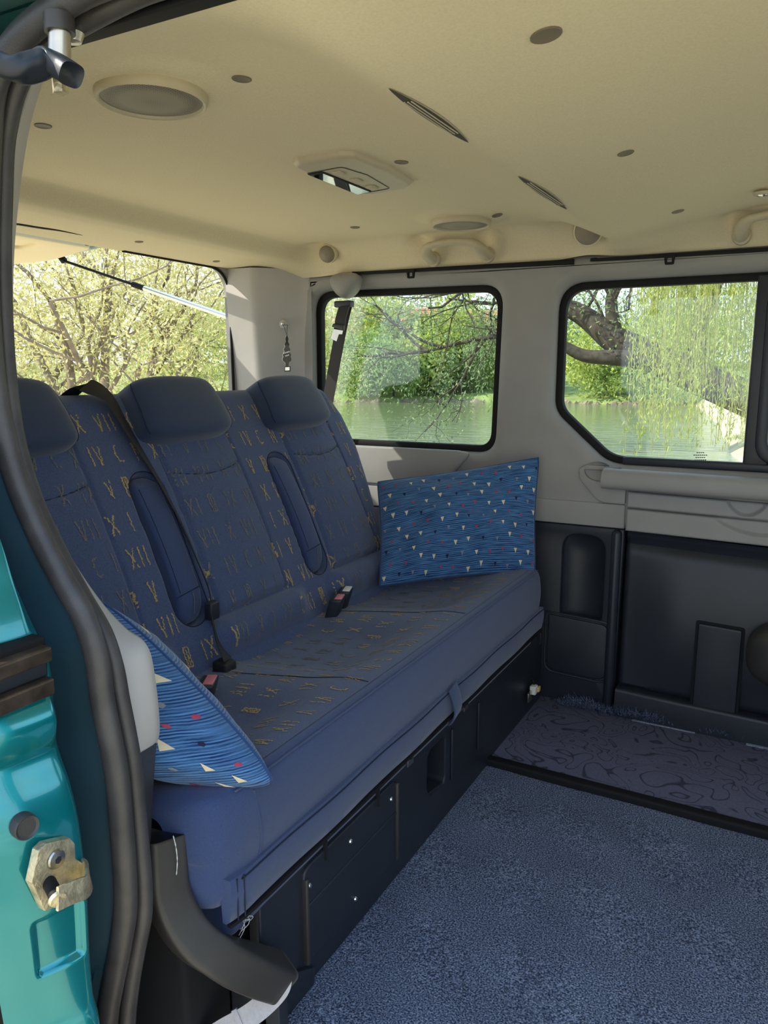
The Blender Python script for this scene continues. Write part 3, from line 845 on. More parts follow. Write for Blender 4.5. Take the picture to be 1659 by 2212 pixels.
# gas strut
st = thing('gas_strut', 'silver and black gas strut bracing the open tailgate', 'strut', tuple(on_x(508, 690, -1.71)))
A = on_x(508, 690, -1.715); B = on_z(134, 562, ZT - .012); Mid = A + (B - A) * 0.56
sweep('cylinder', np.array([A + (Mid - A) * t for t in (0.05, .5, 1.0)]), circ(0.0092, 14), M['chrome'], st, side=(0, 0, 1))
sweep('cylinder_cap', np.array([A + (Mid - A) * t for t in (0.90, 1.02)]), circ(0.0100, 14), M['rubber'], st, side=(0, 0, 1))
sweep('rod', np.array([Mid, A + (B - A) * 0.8, B]), circ(0.0048, 10), M['rubber'], st, side=(0, 0, 1))
sweep('lower_socket', np.array([A - (B - A) * 0.012, A + (Mid - A) * 0.06]), circ(0.014, 12), M['steel'], st, side=(0, 0, 1))
sweep('upper_socket', np.array([B + (Mid - B) * 0.03, B - (Mid - B) * 0.02 + np.array([0, 0, .012]), B + np.array([0, 0, .03])]), circ(0.013, 12), M['rubber'], st, side=(0, 1, 0))
lathe('ball_stud', [(0, .03), (.008, .025), (.008, -.01), (.006, -.03)], A + np.array([0.004, 0.016, 0.0]), (0, 1, 0), M['steel'], st, n=14)

# ---- near wall (door side): rear quarter with its window, and the front door beyond the opening
near = thing('wall_near', 'door-side rear quarter of the van with its window', None, (-1.2, 0.60, 0.0), kind='structure')
ED = [(112, 118), (68, 260), (42, 420), (29, 600), (33, 830), (58, 975), (105, 1110), (165, 1222), (222, 1305), (275, 1362), (318, 1395), (334, 1455), (345, 1560), (338, 1606), (304, 1648)]
E1 = [(75, 165), (36, 300), (22, 440), (19, 600), (27, 800), (45, 960), (85, 1095), (140, 1215), (196, 1305), (238, 1375), (258, 1440), (270, 1510), (285, 1580), (295, 1620), (302, 1648)]
E1low = [(310, 1720), (316, 1800), (324, 1900), (322, 1980), (308, 2060), (298, 2130), (292, 2212), (286, 2300), (280, 2400)]
# light grey inner trim band, curving round the rear edge of the door opening
front_e = catmull([on_y(u, v, 0.665) for u, v in ED], 70); out_e = catmull([on_y(u, v, 0.618) for u, v in E1], 70)
P = np.zeros((70, 8, 3))
for i in range(70):
    a = out_e[i]; b = front_e[i]
    n_ = np.array([0.6, -0.8, 0]) * 0.006
    back = b + np.array([-0.12, -0.010, 0.0])
    P[i] = [a + np.array([-.03, .004, 0]), a, a + (b - a) * .2 + n_ * .7, a + (b - a) * .5 + n_, a + (b - a) * .8 + n_ * .8, b, b + np.array([-.012, .008, 0]), back]
gridobj('opening_edge_trim', P, M['light_trim'], near, auto=False)
# dark lower continuation
LW = [(338, 1606), (334, 1660), (328, 1760), (326, 1850), (322, 1960), (306, 2100), (294, 2212), (284, 2400)]
lo_e = catmull([on_y(u, v, 0.66) for u, v in LW], 30); lo_o = catmull([on_y(u, v, 0.618) for u, v in [(298, 1630)] + E1low[:6] + [E1low[-1]]], 30)
P = np.zeros((30, 4, 3))
for i in range(30): P[i] = [lo_o[i] + np.array([-.02, .002, 0]), lo_o[i], lo_e[i], lo_e[i] + np.array([-.15, .02, 0])]
gridobj('lower_edge_trim', P, M['dark_brown_plastic'], near)
# inner lining and outer skin of the rear quarter
nw = [(-1.40, 0.80), (-0.90, 0.80), (-0.90, 1.235), (-1.40, 1.235)]
lin = rpoly([(X_REAR, -0.05), (-0.86, -0.05), (-0.86, 1.36), (X_REAR, 1.36)], 0)
slab('inner_lining', [lin, rpoly(nw, .06)], 0.012, M['grey_trim'], lambda a, b, c: (a, 0.632 - c, b), near)
slab('outer_skin', [rpoly([(X_REAR, -0.45), (-0.75, -0.45), (-0.80, .5), (-0.86, 1.40), (X_REAR, 1.40)], 0), rpoly(nw, .06)], 0.02, M['teal'], lambda a, b, c: (a, 0.47 - c + 0.06 * max(0, b - .7) / .7, b), near)
slab('quarter_pane', [rpoly(inset(nw, -.02), .06)], 0.004, M['glass'], lambda a, b, c: (a, 0.585 - c, b), near)
fd = thing('door_2', 'front door side of the van beyond the sliding door opening', None, (1.1, 0.55, 0), kind='structure')
fw = [(0.62, 0.78), (1.50, 0.78), (1.35, 1.26), (0.62, 1.26)]
slab('door_shell', [rpoly([(0.46, -0.4), (1.64, -0.4), (1.64, .8), (1.45, 1.40), (0.46, 1.40)], 0), rpoly(fw, .05)], 0.08, M['teal'], wall_frame(0.50), fd, bevel=.01)
slab('door_pane', [rpoly(inset(fw, -.01), .05)], 0.004, M['glass'], wall_frame(0.54), fd)
sd = thing('door_3', 'sliding door slid back along the outside of the van', None, (-1.4, 0.40, -.3), kind='structure')
sw = [(-1.80, 0.80), (-0.98, 0.80), (-0.98, 1.24), (-1.80, 1.24)]
slab('door_shell', [rpoly([(-1.98, -0.40), (-0.84, -0.40), (-0.84, 1.38), (-1.98, 1.38)], .06, 5), rpoly(sw, .06)], 0.05, M['teal'], wall_frame(0.36), sd, bevel=.012)
slab('door_pane', [rpoly(inset(sw, -.01), .06)], 0.004, M['glass_dark'], wall_frame(0.385), sd)
bulk = rbox('wall_front', (1.58, 0.55, -0.1), (1.64, 2.28, 0.80), M['black_plastic'], r=.01)
tag(bulk, 'dark dashboard wall at the front of the van', kind='structure')

# seal round the rear edge of the opening: two rubber lobes
SE = [(-28, 420), (-30, 600), (-16, 800), (6, 930), (40, 1050), (87, 1160), (137, 1255), (182, 1335), (209, 1420), (221, 1510), (237, 1590), (252, 1670), (260, 1760), (268, 1860), (271, 1960), (258, 2050), (242, 2130), (230, 2212), (218, 2400)]
SI = [(7, 420), (5, 600), (15, 800), (35, 945), (73, 1075), (123, 1185), (177, 1285), (223, 1365), (248, 1440), (261, 1510), (275, 1580), (287, 1650), (296, 1740), (304, 1830), (311, 1910), (310, 1980), (295, 2060), (282, 2140), (275, 2212), (267, 2400)]
seal = thing('trim_1', 'weathered dark rubber door seal with two lobes beside the teal jamb', None, tuple(on_y(230, 2400, .6)), kind='structure')
top1 = [(420, -60), (250, 2), (120, 62), (45, 130), (2, 230), (-16, 320)]
pi = catmull([on_y(u, v, 0.598) for u, v in [(500, -60), (330, -22), (190, 45), (95, 105), (42, 180), (14, 290)] + SI], 160)
po = catmull([on_y(u, v, 0.575) for u, v in [(330, -75), (190, -22), (85, 45), (22, 110), (-14, 190), (-24, 300)] + SE], 160)
sweep('inner_lobe', pi, circ(0.0105, 14), M['seal_rubber'], seal, side=(0, 1, 0), auto=False)
sweep('outer_lobe', po, circ(0.0125, 14, 0.0155), M['seal_rubber'], seal, side=(0, 1, 0), auto=False)

# painted channel and jamb beside the seal
EJ = [(-60, 950), (-30, 1080), (0, 1165), (28, 1250), (62, 1330), (90, 1390), (108, 1440), (116, 1520), (122, 1600), (148, 1680), (166, 1750), (178, 1830), (186, 1900), (190, 1980), (193, 2060), (200, 2140), (215, 2212), (225, 2400)]
jamb = thing('trim_2', 'teal painted door jamb with stamped steps at the left edge', None, tuple(on_y(150, 2300, .52)), kind='structure')
ej = catmull([on_y(u, v, 0.525) for u, v in EJ], 110); eo = po[np.linspace(52, 159, 110).astype(int)]
zs_ = ej[:, 2]
so = np.argsort(po[:, 2]); ex = np.interp(zs_, po[so, 2], po[so, 0])
P = np.zeros((110, 7, 3))
for i in range(110):
    z = zs_[i]; a = ej[i]; b = np.array([ex[i] - 0.004, 0.578, z])
    P[i] = [a, a + np.array([-.004, .003, 0]), a + np.array([-.024, .007, 0]), a + np.array([-.032, .018, 0]), np.array([min(b[0] - .012, a[0] - .02), .556, z]), b, b + np.array([-.02, .03, 0])]
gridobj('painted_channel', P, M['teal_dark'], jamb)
# jamb face
nzj, nyj = 260, 40
P = np.zeros((nzj, nyj, 3))
zz = np.linspace(zs_[0], zs_[-1], nzj)
sj = np.argsort(zs_)
for i, z in enumerate(zz):
    xe = float(np.interp(z, zs_[sj], ej[sj, 0]))
    for j in range(nyj):
        s = j / (nyj - 1); y = 0.525 - (0.525 - float(np.interp(z, [.15, .34, .50, .58], [.450, .432, .414, .40]))) * s
        x = xe + 0.010 * (1 - math.exp(-s * 20)) - 0.03 * s * s
        inn = float(sstep(0.05, 0.12, s))
        # stamped boxes: one above the guide rail, one below it, and a shallow rectangle low down
        for (z0, z1, amp) in ((0.722, 0.90, .016), (0.598, 0.660, .014)):
            if z0 < z < z1: x += inn * (amp * math.sin(math.pi * (z - z0) / (z1 - z0)) ** .7)
        x -= 0.009 * inn * (float(sstep(0.350, 0.357, z)) - float(sstep(0.418, 0.426, z))) * float(sstep(0.66, 0.58, s)) * float(sstep(0.10, 0.16, s))
        x -= 0.05 * max(0, 0.53 - z) * s
        P[i, j] = (x, y, z)
gridobj('jamb_face', P, M['teal'], jamb, auto=False)
def jamb_x(y, z):
    s = (0.525 - y) / 0.125
    return float(np.interp(z, zs_[sj], ej[sj, 0])) + 0.010 * (1 - math.exp(-s * 20)) - 0.03 * s * s - 0.05 * max(0, 0.53 - z) * s
# sliding door guide rail end, set into the jamb
xr = jamb_x(0.48, 0.69)
for k, (z0, z1, mm, pr) in enumerate(((0.699, 0.716, 'bronze', .018), (0.681, 0.699, 'black_plastic', .008), (0.662, 0.681, 'bronze', .018))):
    rbox('guide_rail', (xr - 0.05, 0.36, z0), (xr + pr, 0.513, z1), M[mm], jamb, r=.003)
rbox('rail_socket', (xr - 0.05, 0.36, 0.654), (xr + 0.004, 0.517, 0.724), M['rubber'], jamb, r=.004)
p = on_x(57, 1787, jamb_x(0.45, .55) + .012)
lathe('rubber_bung', [(0.0, 0.001), (0.010, 0.001), (0.0125, 0.003), (0.0135, 0.0), (0.0135, -.02)], p, (1, -0.15, 0), M['seal_rubber'], jamb, n=24)

# striker plate
xs_ = jamb_x(0.48, 0.47) + 0.006
skp = thing('door_striker', 'yellowed zinc door striker plate with a black pin on the teal jamb', 'striker', tuple(on_x(130, 1960, xs_)))
def sj2(u, v): q = on_x(u, v, xs_); return (q[1], q[2])
pl = [sj2(*q) for q in ((92, 1966), (63, 1905), (78, 1836), (94, 1820), (146, 1808), (157, 1820), (158, 1852), (176, 1864), (178, 1920), (164, 1940))]
slab('plate', [rpoly(pl, .002, 3)], 0.010, M['zinc'], lambda a, b, c: (xs_ + 0.004 - c, a, b), skp, bevel=.0012)
c0 = on_x(122, 1856, xs_ + .005)
lathe('screw_head', [(0, .0012), (.003, .0012), (.0035, .003), (.0095, .0022), (.0105, 0)], c0, (1, 0, 0), M['steel'], skp, n=22)
lathe('screw_socket', [(0, .0035), (.0042, .0032), (.0044, .0015)], c0, (1, 0, 0), M['black_plastic'], skp, n=6)
c1 = on_x(106, 1906, xs_ + .004); c2 = on_x(125, 1942, xs_ + .034)
# bent bracket arm carrying the pin
arm = np.array([on_x(178, 1878, xs_ + .002), on_x(190, 1890, xs_ + .020), on_x(188, 1914, xs_ + .034), on_x(160, 1926, xs_ + .036), on_x(124, 1942, xs_ + .036)])
sweep('bracket_arm', catmull(arm, 20), rrect(0.004, 0.024, 0.0015, 2), M['zinc'], skp, side=(1, 0.2, 0.1))
sweep('pin', np.array([c1, c2]), circ(0.0072, 16), M['rubber'], skp, side=(0, 0, 1))
lathe('pin_head', [(0, .003), (.008, .0025), (.0095, -.001)], c2, (0.9, -0.3, -.2), M['zinc'], skp, n=20)

# roof side over the door opening: dark gutter
gut = thing('trim_3', 'dark teal gutter along the top of the door opening', None, (0, .6, 1.33), kind='structure')
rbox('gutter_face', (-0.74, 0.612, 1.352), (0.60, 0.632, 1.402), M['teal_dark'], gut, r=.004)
rbox('gutter_lip', (-0.74, 0.602, 1.350), (0.60, 0.614, 1.3545), M['teal'], gut, r=.002)
rbox('rubber_edge', (-0.74, 0.614, 1.344), (0.60, 0.636, 1.352), M['rubber'], gut, r=.003)
rbox('roof_rail', (-0.85, 0.50, 1.375), (1.62, 0.612, 1.43), M['teal'], gut, r=.02)

# sliding door's upper roller arm
ra = thing('roller_arm', 'black upper roller arm of the sliding door with a steel pin', 'roller arm', tuple(on_y(80, 150, .585)))
pa = catmull([on_y(u, v, y) for u, v, y in ((-70, 108, .50), (0, 138, .52), (40, 150, .53), (80, 142, .545), (105, 133, .555), (135, 148, .56), (155, 162, .56))], 40)
sweep('arm', pa, rrect(0.026, 0.022, 0.009, 5), M['black_plastic'], ra, side=(0, 1, 0), auto=False)
a_ = on_y(129, 62, .57); b_ = on_y(128, 150, .57)
sweep('pin', np.array([a_, b_]), circ(0.0105, 18), M['steel'], ra, side=(0, 1, 0))
sweep('pin_collar', np.array([a_ + [0, 0, .012], a_ - [0, 0, .004]]), circ(0.0145, 18), M['dark_brown_plastic'], ra, side=(0, 1, 0))
lathe('roller', [(0, .009), (.009, .008), (.012, 0), (.009, -.008), (0, -.009)], on_y(155, 72, .59), (0, 0, 1), M['steel'], ra, n=20)
sweep('nut', np.array([b_ + [0.0, 0, -.006], b_ + [0, 0, -.022]]), circ(0.008, 6), M['zinc'], ra, side=(0, 1, 0))

# ================================================================== THE BENCH
BA = math.radians(27); B0 = np.array([-1.02, 0, 0.41])
BT = np.array([-math.sin(BA), 0, math.cos(BA)]); BN = np.array([math.cos(BA), 0, math.sin(BA)])
def back_map(y, t, d):
    return B0 + BT * t + BN * d + np.array([0, y, 0])
SEATC = (0.895, 1.345, 1.800); PANEL = 0.120
ARMS = (1.150, 1.612); ARM_T = (0.088, 0.428); ARM_HW = 0.047
YMIN = 0.665
_et = np.array([-0.10, 0.0, 0.14, 0.28, 0.41, 0.52, 0.575, 0.61, 0.64]); _ey = np.array([1.97, 1.985, 2.010, 2.045, 2.075, 2.080, 2.060, 2.025, 1.96])
S_TOP = 0.582; R_TOP = 0.046
def ymax(t): return np.interp(t, _et, _ey)
def arm_sdf(y, t):
    best = 1e9
    for a in ARMS:
        ty = a + 0.035 * (t - 0.26)
        qx = np.abs(y - ty); mid = (ARM_T[0] + ARM_T[1]) / 2; hl = (ARM_T[1] - ARM_T[0]) / 2 - ARM_HW
        qy = np.maximum(np.abs(t - mid) - hl, 0)
        best = np.minimum(best, np.hypot(qx, qy) - ARM_HW)
    return best
def back_d(y, t):
    y = np.asarray(y, float); t = np.asarray(t, float)
    d = 0.014 * np.sin(np.pi * np.clip(t / 0.6, 0, 1))
    for c in SEATC:
        cc = c + 0.035 * (t - 0.26); e = np.abs(y - cc); ins = 1 - sstep(PANEL - 0.004, PANEL + 0.004, e)
        up = sstep(0.085, 0.105, t)
        d = d + ins * up * (0.010 * (1 - (e / PANEL) ** 2) + 0.003)
        d = d - 0.009 * np.exp(-((e - PANEL) / 0.0045) ** 2) * up * sstep(0.60, 0.55, t)
        s0 = 0.399 + 0.020 * (e / PANEL) ** 2
        d = d - 0.006 * np.exp(-((t - s0) / 0.0032) ** 2) * ins
        low = 1 - sstep(0.12, 0.19, e)
        d = d + low * 0.030 * np.sin(np.pi * np.clip(t / 0.088, 0, 1)) * (t < 0.088)
        d = d - 0.010 * np.exp(-((t - 0.090) / 0.006) ** 2) * (1 - sstep(0.125, 0.150, e))
    d = d - 0.036 * sstep(0.002, -0.008, arm_sdf(y, t))
    e1 = ymax(t) - y; e0 = y - YMIN
    for e in (e1, e0):
        k = np.clip(1 - e / 0.07, 0, 1); d = d - 0.075 * (1 - np.sqrt(np.clip(1 - k * k, 0, 1)))
    return d
def back_pt(y, s):
    """s runs up the face and over the rolled top edge"""
    if s <= S_TOP:
        return back_map(y, s, float(back_d(y, s)))
    th = (s - S_TOP) / R_TOP; d0 = float(back_d(y, S_TOP))
    th = min(th, 2.9)
    return back_map(y, S_TOP + R_TOP * math.sin(th), d0 - R_TOP * (1 - math.cos(th)))

bench = thing('rear_bench', 'blue three-seat rear bench with headrests and woven roman numerals', 'seat', (-0.95, 1.38, 0.0))
ny = 380
srow = np.concatenate([np.linspace(-0.06, S_TOP, 165), S_TOP + R_TOP * np.linspace(0.12, 2.9, 16)])
P = np.zeros((len(srow) + 2, ny, 3))
yy01 = np.linspace(0, 1, ny)
e_ = yy01 + 0.0
for i, s in enumerate(srow):
    t = min(s, S_TOP)
    y1 = float(ymax(min(s, 0.62))); ya = YMIN + (y1 - YMIN) * e_
    if s <= S_TOP:
        dd = back_d(ya, np.full(ny, t))
        P[i] = B0 + np.outer(np.full(ny, t), BT) + np.outer(dd, BN); P[i, :, 1] = ya
    else:
        th = (s - S_TOP) / R_TOP
        d0 = back_d(ya, np.full(ny, S_TOP)); dd = d0 - R_TOP * (1 - math.cos(th))
        P[i] = B0 + np.outer(np.full(ny, S_TOP + R_TOP * math.sin(th)), BT) + np.outer(dd, BN); P[i, :, 1] = ya
n0 = len(srow)
for k, (t, d) in enumerate(((0.30, -0.13), (-0.06, -0.13))):
    ya = YMIN + (float(ymax(t)) - YMIN) * e_
    P[n0 + k] = back_map(0, t, d); P[n0 + k, :, 1] = ya
backrest = gridobj('backrest', P, M['fabric'], bench, auto=False)
# side cheeks closing the ends
for side in (0, -1):
    ring = P[:, side]; Fc = [tuple(range(len(ring)))]
    pyobj('side_cheek', ring, Fc, M['plain_fabric'], bench, False)

# dark seam threads: the curved one across each seat panel, the long ones down its sides, the outline of each armrest recess
def seam(pts, r, m='piping', parent=None, name='seam'):
    sweep(name, np.array(pts), circ(r, 6), M[m], parent or backrest, side=(0, 0.3, 1), auto=False)
for c in SEATC:
    q = []
    for k in np.linspace(-1, 1, 24):
        y = c + k * PANEL * 0.985 + 0.035 * .14; t = 0.399 + 0.020 * k * k
        q.append(back_map(y, t, float(back_d(y, t)) + 0.0006))
    seam(q, 0.0013)
    for sg in (-1, 1):
        q = []
        for t in np.linspace(0.115, 0.565, 40):
            y = c + sg * PANEL + 0.035 * (t - 0.26)
            q.append(back_map(y, t, float(back_d(y, t)) - 0.0002))
        seam(q, 0.0009)

# folded armrests in their recesses
for a in ARMS:
    t0, t1 = ARM_T[0] + 0.012, ARM_T[1] - 0.008
    w = 0.034
    def shp(q, a=a, t0=t0, t1=t1):
        y, t, d = q
        f = (t - t0) / (t1 - t0)
        yc = a + 0.004 + 0.035 * (t - 0.26)
        y = yc + y * (1.0 + 0.06 * f)
        d = d + 0.010 * math.sin(math.pi * min(1, max(0, f))) - 0.016 * float(sstep(0.16, 0.0, f)) - 0.010 * float(sstep(0.9, 1.0, f))
        return back_map(y, t, d)
    ar = thing('armrest', None); ar.parent = bench
    bm = bmesh.new(); bmesh.ops.create_cube(bm, size=1)
    for v in bm.verts:
        v.co = Vector((w if v.co.x > 0 else -w, t1 if v.co.y > 0 else t0, 0.011 if v.co.z > 0 else -0.035))
    bmesh.ops.bevel(bm, geom=[e for e in bm.edges if abs(e.verts[0].co.z - e.verts[1].co.z) > .01], offset=0.028, segments=6, profile=.5, affect='EDGES')
    bmesh.ops.bevel(bm, geom=[e for e in bm.edges if all(v.co.z > 0 for v in e.verts)], offset=0.010, segments=3, profile=.5, affect='EDGES')
    for k in range(1, 12):
        tt = t0 + (t1 - t0) * k / 12
        bmesh.ops.bisect_plane(bm, geom=list(bm.verts) + list(bm.edges) + list(bm.faces), plane_co=(0, tt, 0), plane_no=(0, 1, 0))
    for v in bm.verts: v.co = Vector(shp(np.array(v.co)))
    COL.objects.unlink(ar); bpy.data.objects.remove(ar)
    pad = bmobj('armrest', bm, M['plain_fabric'], bench)
    q = [shp(np.array((y, t0 + 0.058 + 0.004 * y / w, 0.0117 - 0.0055 * max(0, abs(y / w) - .7) / .3))) for y in np.linspace(-w * .98, w * .98, 14)]
    seam(q, 0.0012, parent=pad)
    q = [shp(np.array((0.006, t, 0.0117))) for t in np.linspace(t0 + 0.012, t0 + 0.056, 8)]
    seam(q, 0.0009, 'numeral_worn', parent=pad, name='stitching')
    q = [shp(np.array((-0.026, t, 0.0108))) for t in np.linspace(t0 + 0.06, t1 - .03, 30)]
    seam(q, 0.0008, parent=pad)
    # piping around the recess mouth
    q = []
    for k in range(64):
        th = 2 * math.pi * k / 64
        hl = (ARM_T[1] - ARM_T[0]) / 2 - ARM_HW; mid = sum(ARM_T) / 2
        yy = math.cos(th) * (ARM_HW + .001); tt = math.sin(th) * (ARM_HW + .001) + (hl if math.sin(th) >= 0 else -hl) + mid
        y = a + 0.035 * (tt - 0.26) + yy
        q.append(back_map(y, tt, float(back_d(y + .004 * math.cos(th), tt)) + .0002))
    q.append(q[0]); seam(q, 0.0011)

# headrests
def headrest(c):
    bm = bmesh.new(); bmesh.ops.create_cube(bm, size=2)
    bmesh.ops.subdivide_edges(bm, edges=list(bm.edges), cuts=14, use_grid_fill=True)
    for v in bm.verts:
        q = np.array(v.co)
        # rounded box by normalising between cube and sphere
        p = 7.0
        nrm = (np.abs(q) ** p).sum() ** (1 / p)
        q = q / nrm
        y, t, d = q
        yy = c + y * 0.136 * (1 - 0.05 * t) * (1 - 0.10 * (1 - d) / 2 * 0)
        low = max(0, -t)
        tt = 0.556 + 0.075 * t + 0.010 * low * (abs(y) ** 2.2) * 1.3
        if t > 0: tt += 0.006 * (1 - y * y) * t
        dd = -0.028 + 0.086 * d
        dd += 0.010 * (1 - y * y) * max(0, d) - 0.012 * max(0, t) * max(0, d)
        tt -= 0.004 * (1 - d) * 1.2
        v.co = Vector(back_map(yy, tt, dd))
    hr = bmobj('headrest', bm, M['headrest_fabric'], bench, auto=False)
    # the welt line between the front pad and the side gusset
    for sg in (-1, 1):
        q = []
        for t in np.linspace(-0.93, 0.90, 26):
            qq = np.array([sg * 0.985, t, 0.80]); nrm = (np.abs(qq) ** 7).sum() ** (1 / 7); y_, t_, d_ = qq / nrm
            low = max(0, -t_)
            yy = c + y_ * 0.1365 * (1 - 0.05 * t_); tt = 0.556 + 0.075 * t_ + 0.013 * low * (abs(y_) ** 2.2) + (0.006 * (1 - y_ * y_) * t_ if t_ > 0 else 0) - 0.0048 * (1 - d_)
            dd = -0.028 + 0.086 * d_ + 0.010 * (1 - y_ * y_) * max(0, d_) - 0.012 * max(0, t_) * max(0, d_)
            q.append(back_map(yy + sg * .0006, tt, dd + .0006))
        seam(q, 0.0012, parent=hr, name='welt')
    return hr
for c in (0.880, 1.330, 1.772): headrest(c)

# seat cushion
CY0, CY1 = 0.678, 2.110
def cush_z(x, y):
    z = 0.402 + 0.042 * np.clip((x + 1.05) / 0.38, 0, 1.1)
    h = np.zeros(np.broadcast(x, y).shape)
    for c in SEATC: h = h + np.exp(-(((y - c) / 0.15) ** 4))
    bx = sstep(-1.10, -0.98, x) * sstep(-0.655, -0.80, x)
    z = z - 0.026 * h * bx
    z = z + 0.006 * np.exp(-((x + 0.70) / 0.05) ** 2)
    return z
def cush_front(y):
    r = 0.085; k = np.clip(1 - (y - CY0) / r, 0, 1)
    return -0.622 - 0.5 * r * (1 - np.sqrt(np.clip(1 - k * k, 0, 1)))
def cush_section(y):
    xf = float(cush_front(y)); pts = []
    pts += [(-1.10, 0.275), (-1.10, 0.36)]
    for x in np.linspace(-1.10, xf - 0.022, 46): pts.append((x, float(cush_z(x, y))))
    zc_ = pts[-1][1] - 0.020
    for th in np.linspace(math.pi / 2, 0.15, 7)[1:]: pts.append((xf - 0.022 + 0.020 * math.cos(th), zc_ + 0.020 * math.sin(th)))
    for z in np.linspace(zc_ - .004, 0.330, 8): pts.append((xf + 0.005 * math.sin(math.pi * (z - .33) / (zc_ - .33)), z))
    pts += [(xf + 0.001, 0.320), (xf - 0.004, 0.300), (xf - 0.012, 0.285), (xf - 0.04, 0.275)]
    return np.array(pts)
rows = []
ysec = np.concatenate([CY0 + 0.035 * (1 - np.cos(np.linspace(0.0, math.pi / 2, 9))), np.linspace(0.72, 2.07, 170), CY1 - 0.035 * (1 - np.cos(np.linspace(math.pi / 2, 0, 9)))])
for y in ysec:
    s = cush_section(y); o = 0
    if y < CY0 + .035: o = 0.035 * (1 - math.sqrt(max(0, 1 - (1 - (y - CY0) / .035) ** 2)))
    if y > CY1 - .035: o = 0.035 * (1 - math.sqrt(max(0, 1 - (1 - (CY1 - y) / .035) ** 2)))
    ctr = np.array([-0.86, 0.36]); v = s - ctr
    s2 = s - np.sign(v) * np.minimum(np.abs(v) * .98, o)
    rows.append(np.stack([s2[:, 0], np.full(len(s2), y), s2[:, 1]], -1))
cushion = gridobj('cushion', np.array(rows), M['plain_fabric'], bench, closed_v=True, cap=True, auto=False)
# patterned top cloth of the cushion: a thin cover ending at the front edge seam
xsn = np.linspace(-1.06, -0.646, 70); ysn = np.linspace(0.80, 2.075, 190)
XX, YY = np.meshgrid(xsn, ysn, indexing='ij')
cover_pts = np.stack([XX, YY, cush_z(XX, YY) + 0.0016], -1)
cover = gridobj('patterned_seat_cloth', cover_pts, M['fabric'], bench, auto=False)
# seams on the cushion
def cseam(pts, r=.0011, m='piping'): sweep('seam', np.array(pts), circ(r, 6), M[m], cushion, side=(0, 0.3, 1), auto=False)
cseam([(float(cush_front(y)) - 0.006, y, float(cush_z(-0.645, y)) - 0.0035) for y in np.linspace(0.74, 2.08, 90)], .0015, 'plain_fabric')
cseam([(float(cush_front(0.775)) + 0.0055 * math.sin(math.pi * (z - .33) / .09) + .0006, 0.775 + .002 * math.sin(z * 40), z) for z in np.linspace(0.332, 0.432, 14)], .0013, 'plain_fabric')
for yb in (1.12, 1.575):
    cseam([(x, yb + 0.02 * math.sin((x + 1) * 5), float(cush_z(x, yb)) + .002) for x in np.linspace(-1.0, -0.65, 24)], .0009)
# skirt with zip below the cushion front
sk = rows_s = []
P = np.zeros((150, 9, 3))
for i, y in enumerate(np.linspace(0.712, 2.105, 150)):
    xf = float(cush_front(y + .01)); wv = 0.0015 * math.sin(y * 21)
    P[i] = [(xf - .004, y, .331), (xf + .006 + wv, y, .331), (xf + .008 + wv, y, .324), (xf + .009 + wv, y, .305), (xf + .007 + wv, y, .285), (xf + .003 + wv, y, .268), (xf - .002, y, .263), (xf - .008, y, .263), (xf - .010, y, .30)]
skirt = gridobj('cushion_skirt', P, M['plain_fabric'], bench, closed_v=True, cap=True)
zp = [(float(cush_front(y + .01)) + .003, y, .2625) for y in np.linspace(0.712, 2.10, 60)]
sweep('zip', np.array(zp), rrect(.008, .005, .001, 2), M['rubber'], skirt, side=(1, 0, 0))
seam([(float(cush_front(y + .01)) + .0085 + .0015 * math.sin(y * 21), y, .326) for y in np.linspace(0.73, 2.10, 90)], .0012, parent=skirt)
pu = np.array((float(cush_front(2.09)) + .006, 2.09, .258))
rbox('zip_pull', pu + np.array([-.001, -.004, -.034]), pu + np.array([.002, .004, .0]), M['black_plastic'], skirt, r=.001)
seam([(float(cush_front(.73)) + .009, 0.722, z) for z in np.linspace(.268, .330, 8)], .0011, parent=skirt)
seam([(float(cush_front(.74)) + .0095, 0.734, z) for z in np.linspace(.268, .330, 8)], .0011, parent=skirt)
# loose threads at the near end of the zip
tv = []
for k in range(7):
    a = on_x(515, 1968, -.655) + np.array([.012, random.uniform(-.012, .012), -.004])
    b = a + np.array([.003, random.uniform(-.02, .02), random.uniform(-.028, -.004)])
    c_ = (a + b) / 2 + np.array([.008, random.uniform(-.008, .008), random.uniform(0, .008)])
    sweep('loose_thread', catmull([a, c_, b], 8), circ(.0006, 4), M['white_print'], skirt, side=(1, .1, .1))
# tag loop on the skirt
lp = catmull([(-0.611, 1.435, .338), (-0.604, 1.440, .315), (-0.602, 1.447, .285), (-0.610, 1.452, .262), (-0.622, 1.455, .255)], 18)
sweep('pull_loop', lp, rrect(.003, .040, .001, 2), M['plain_fabric'], bench, side=(1, 0, 0))
# cushion underside block
rbox('lower_cushion', (-1.05, 0.728, .212), (-0.640, 2.10, .283), M['plain_fabric'], bench, r=.02, seg=4)

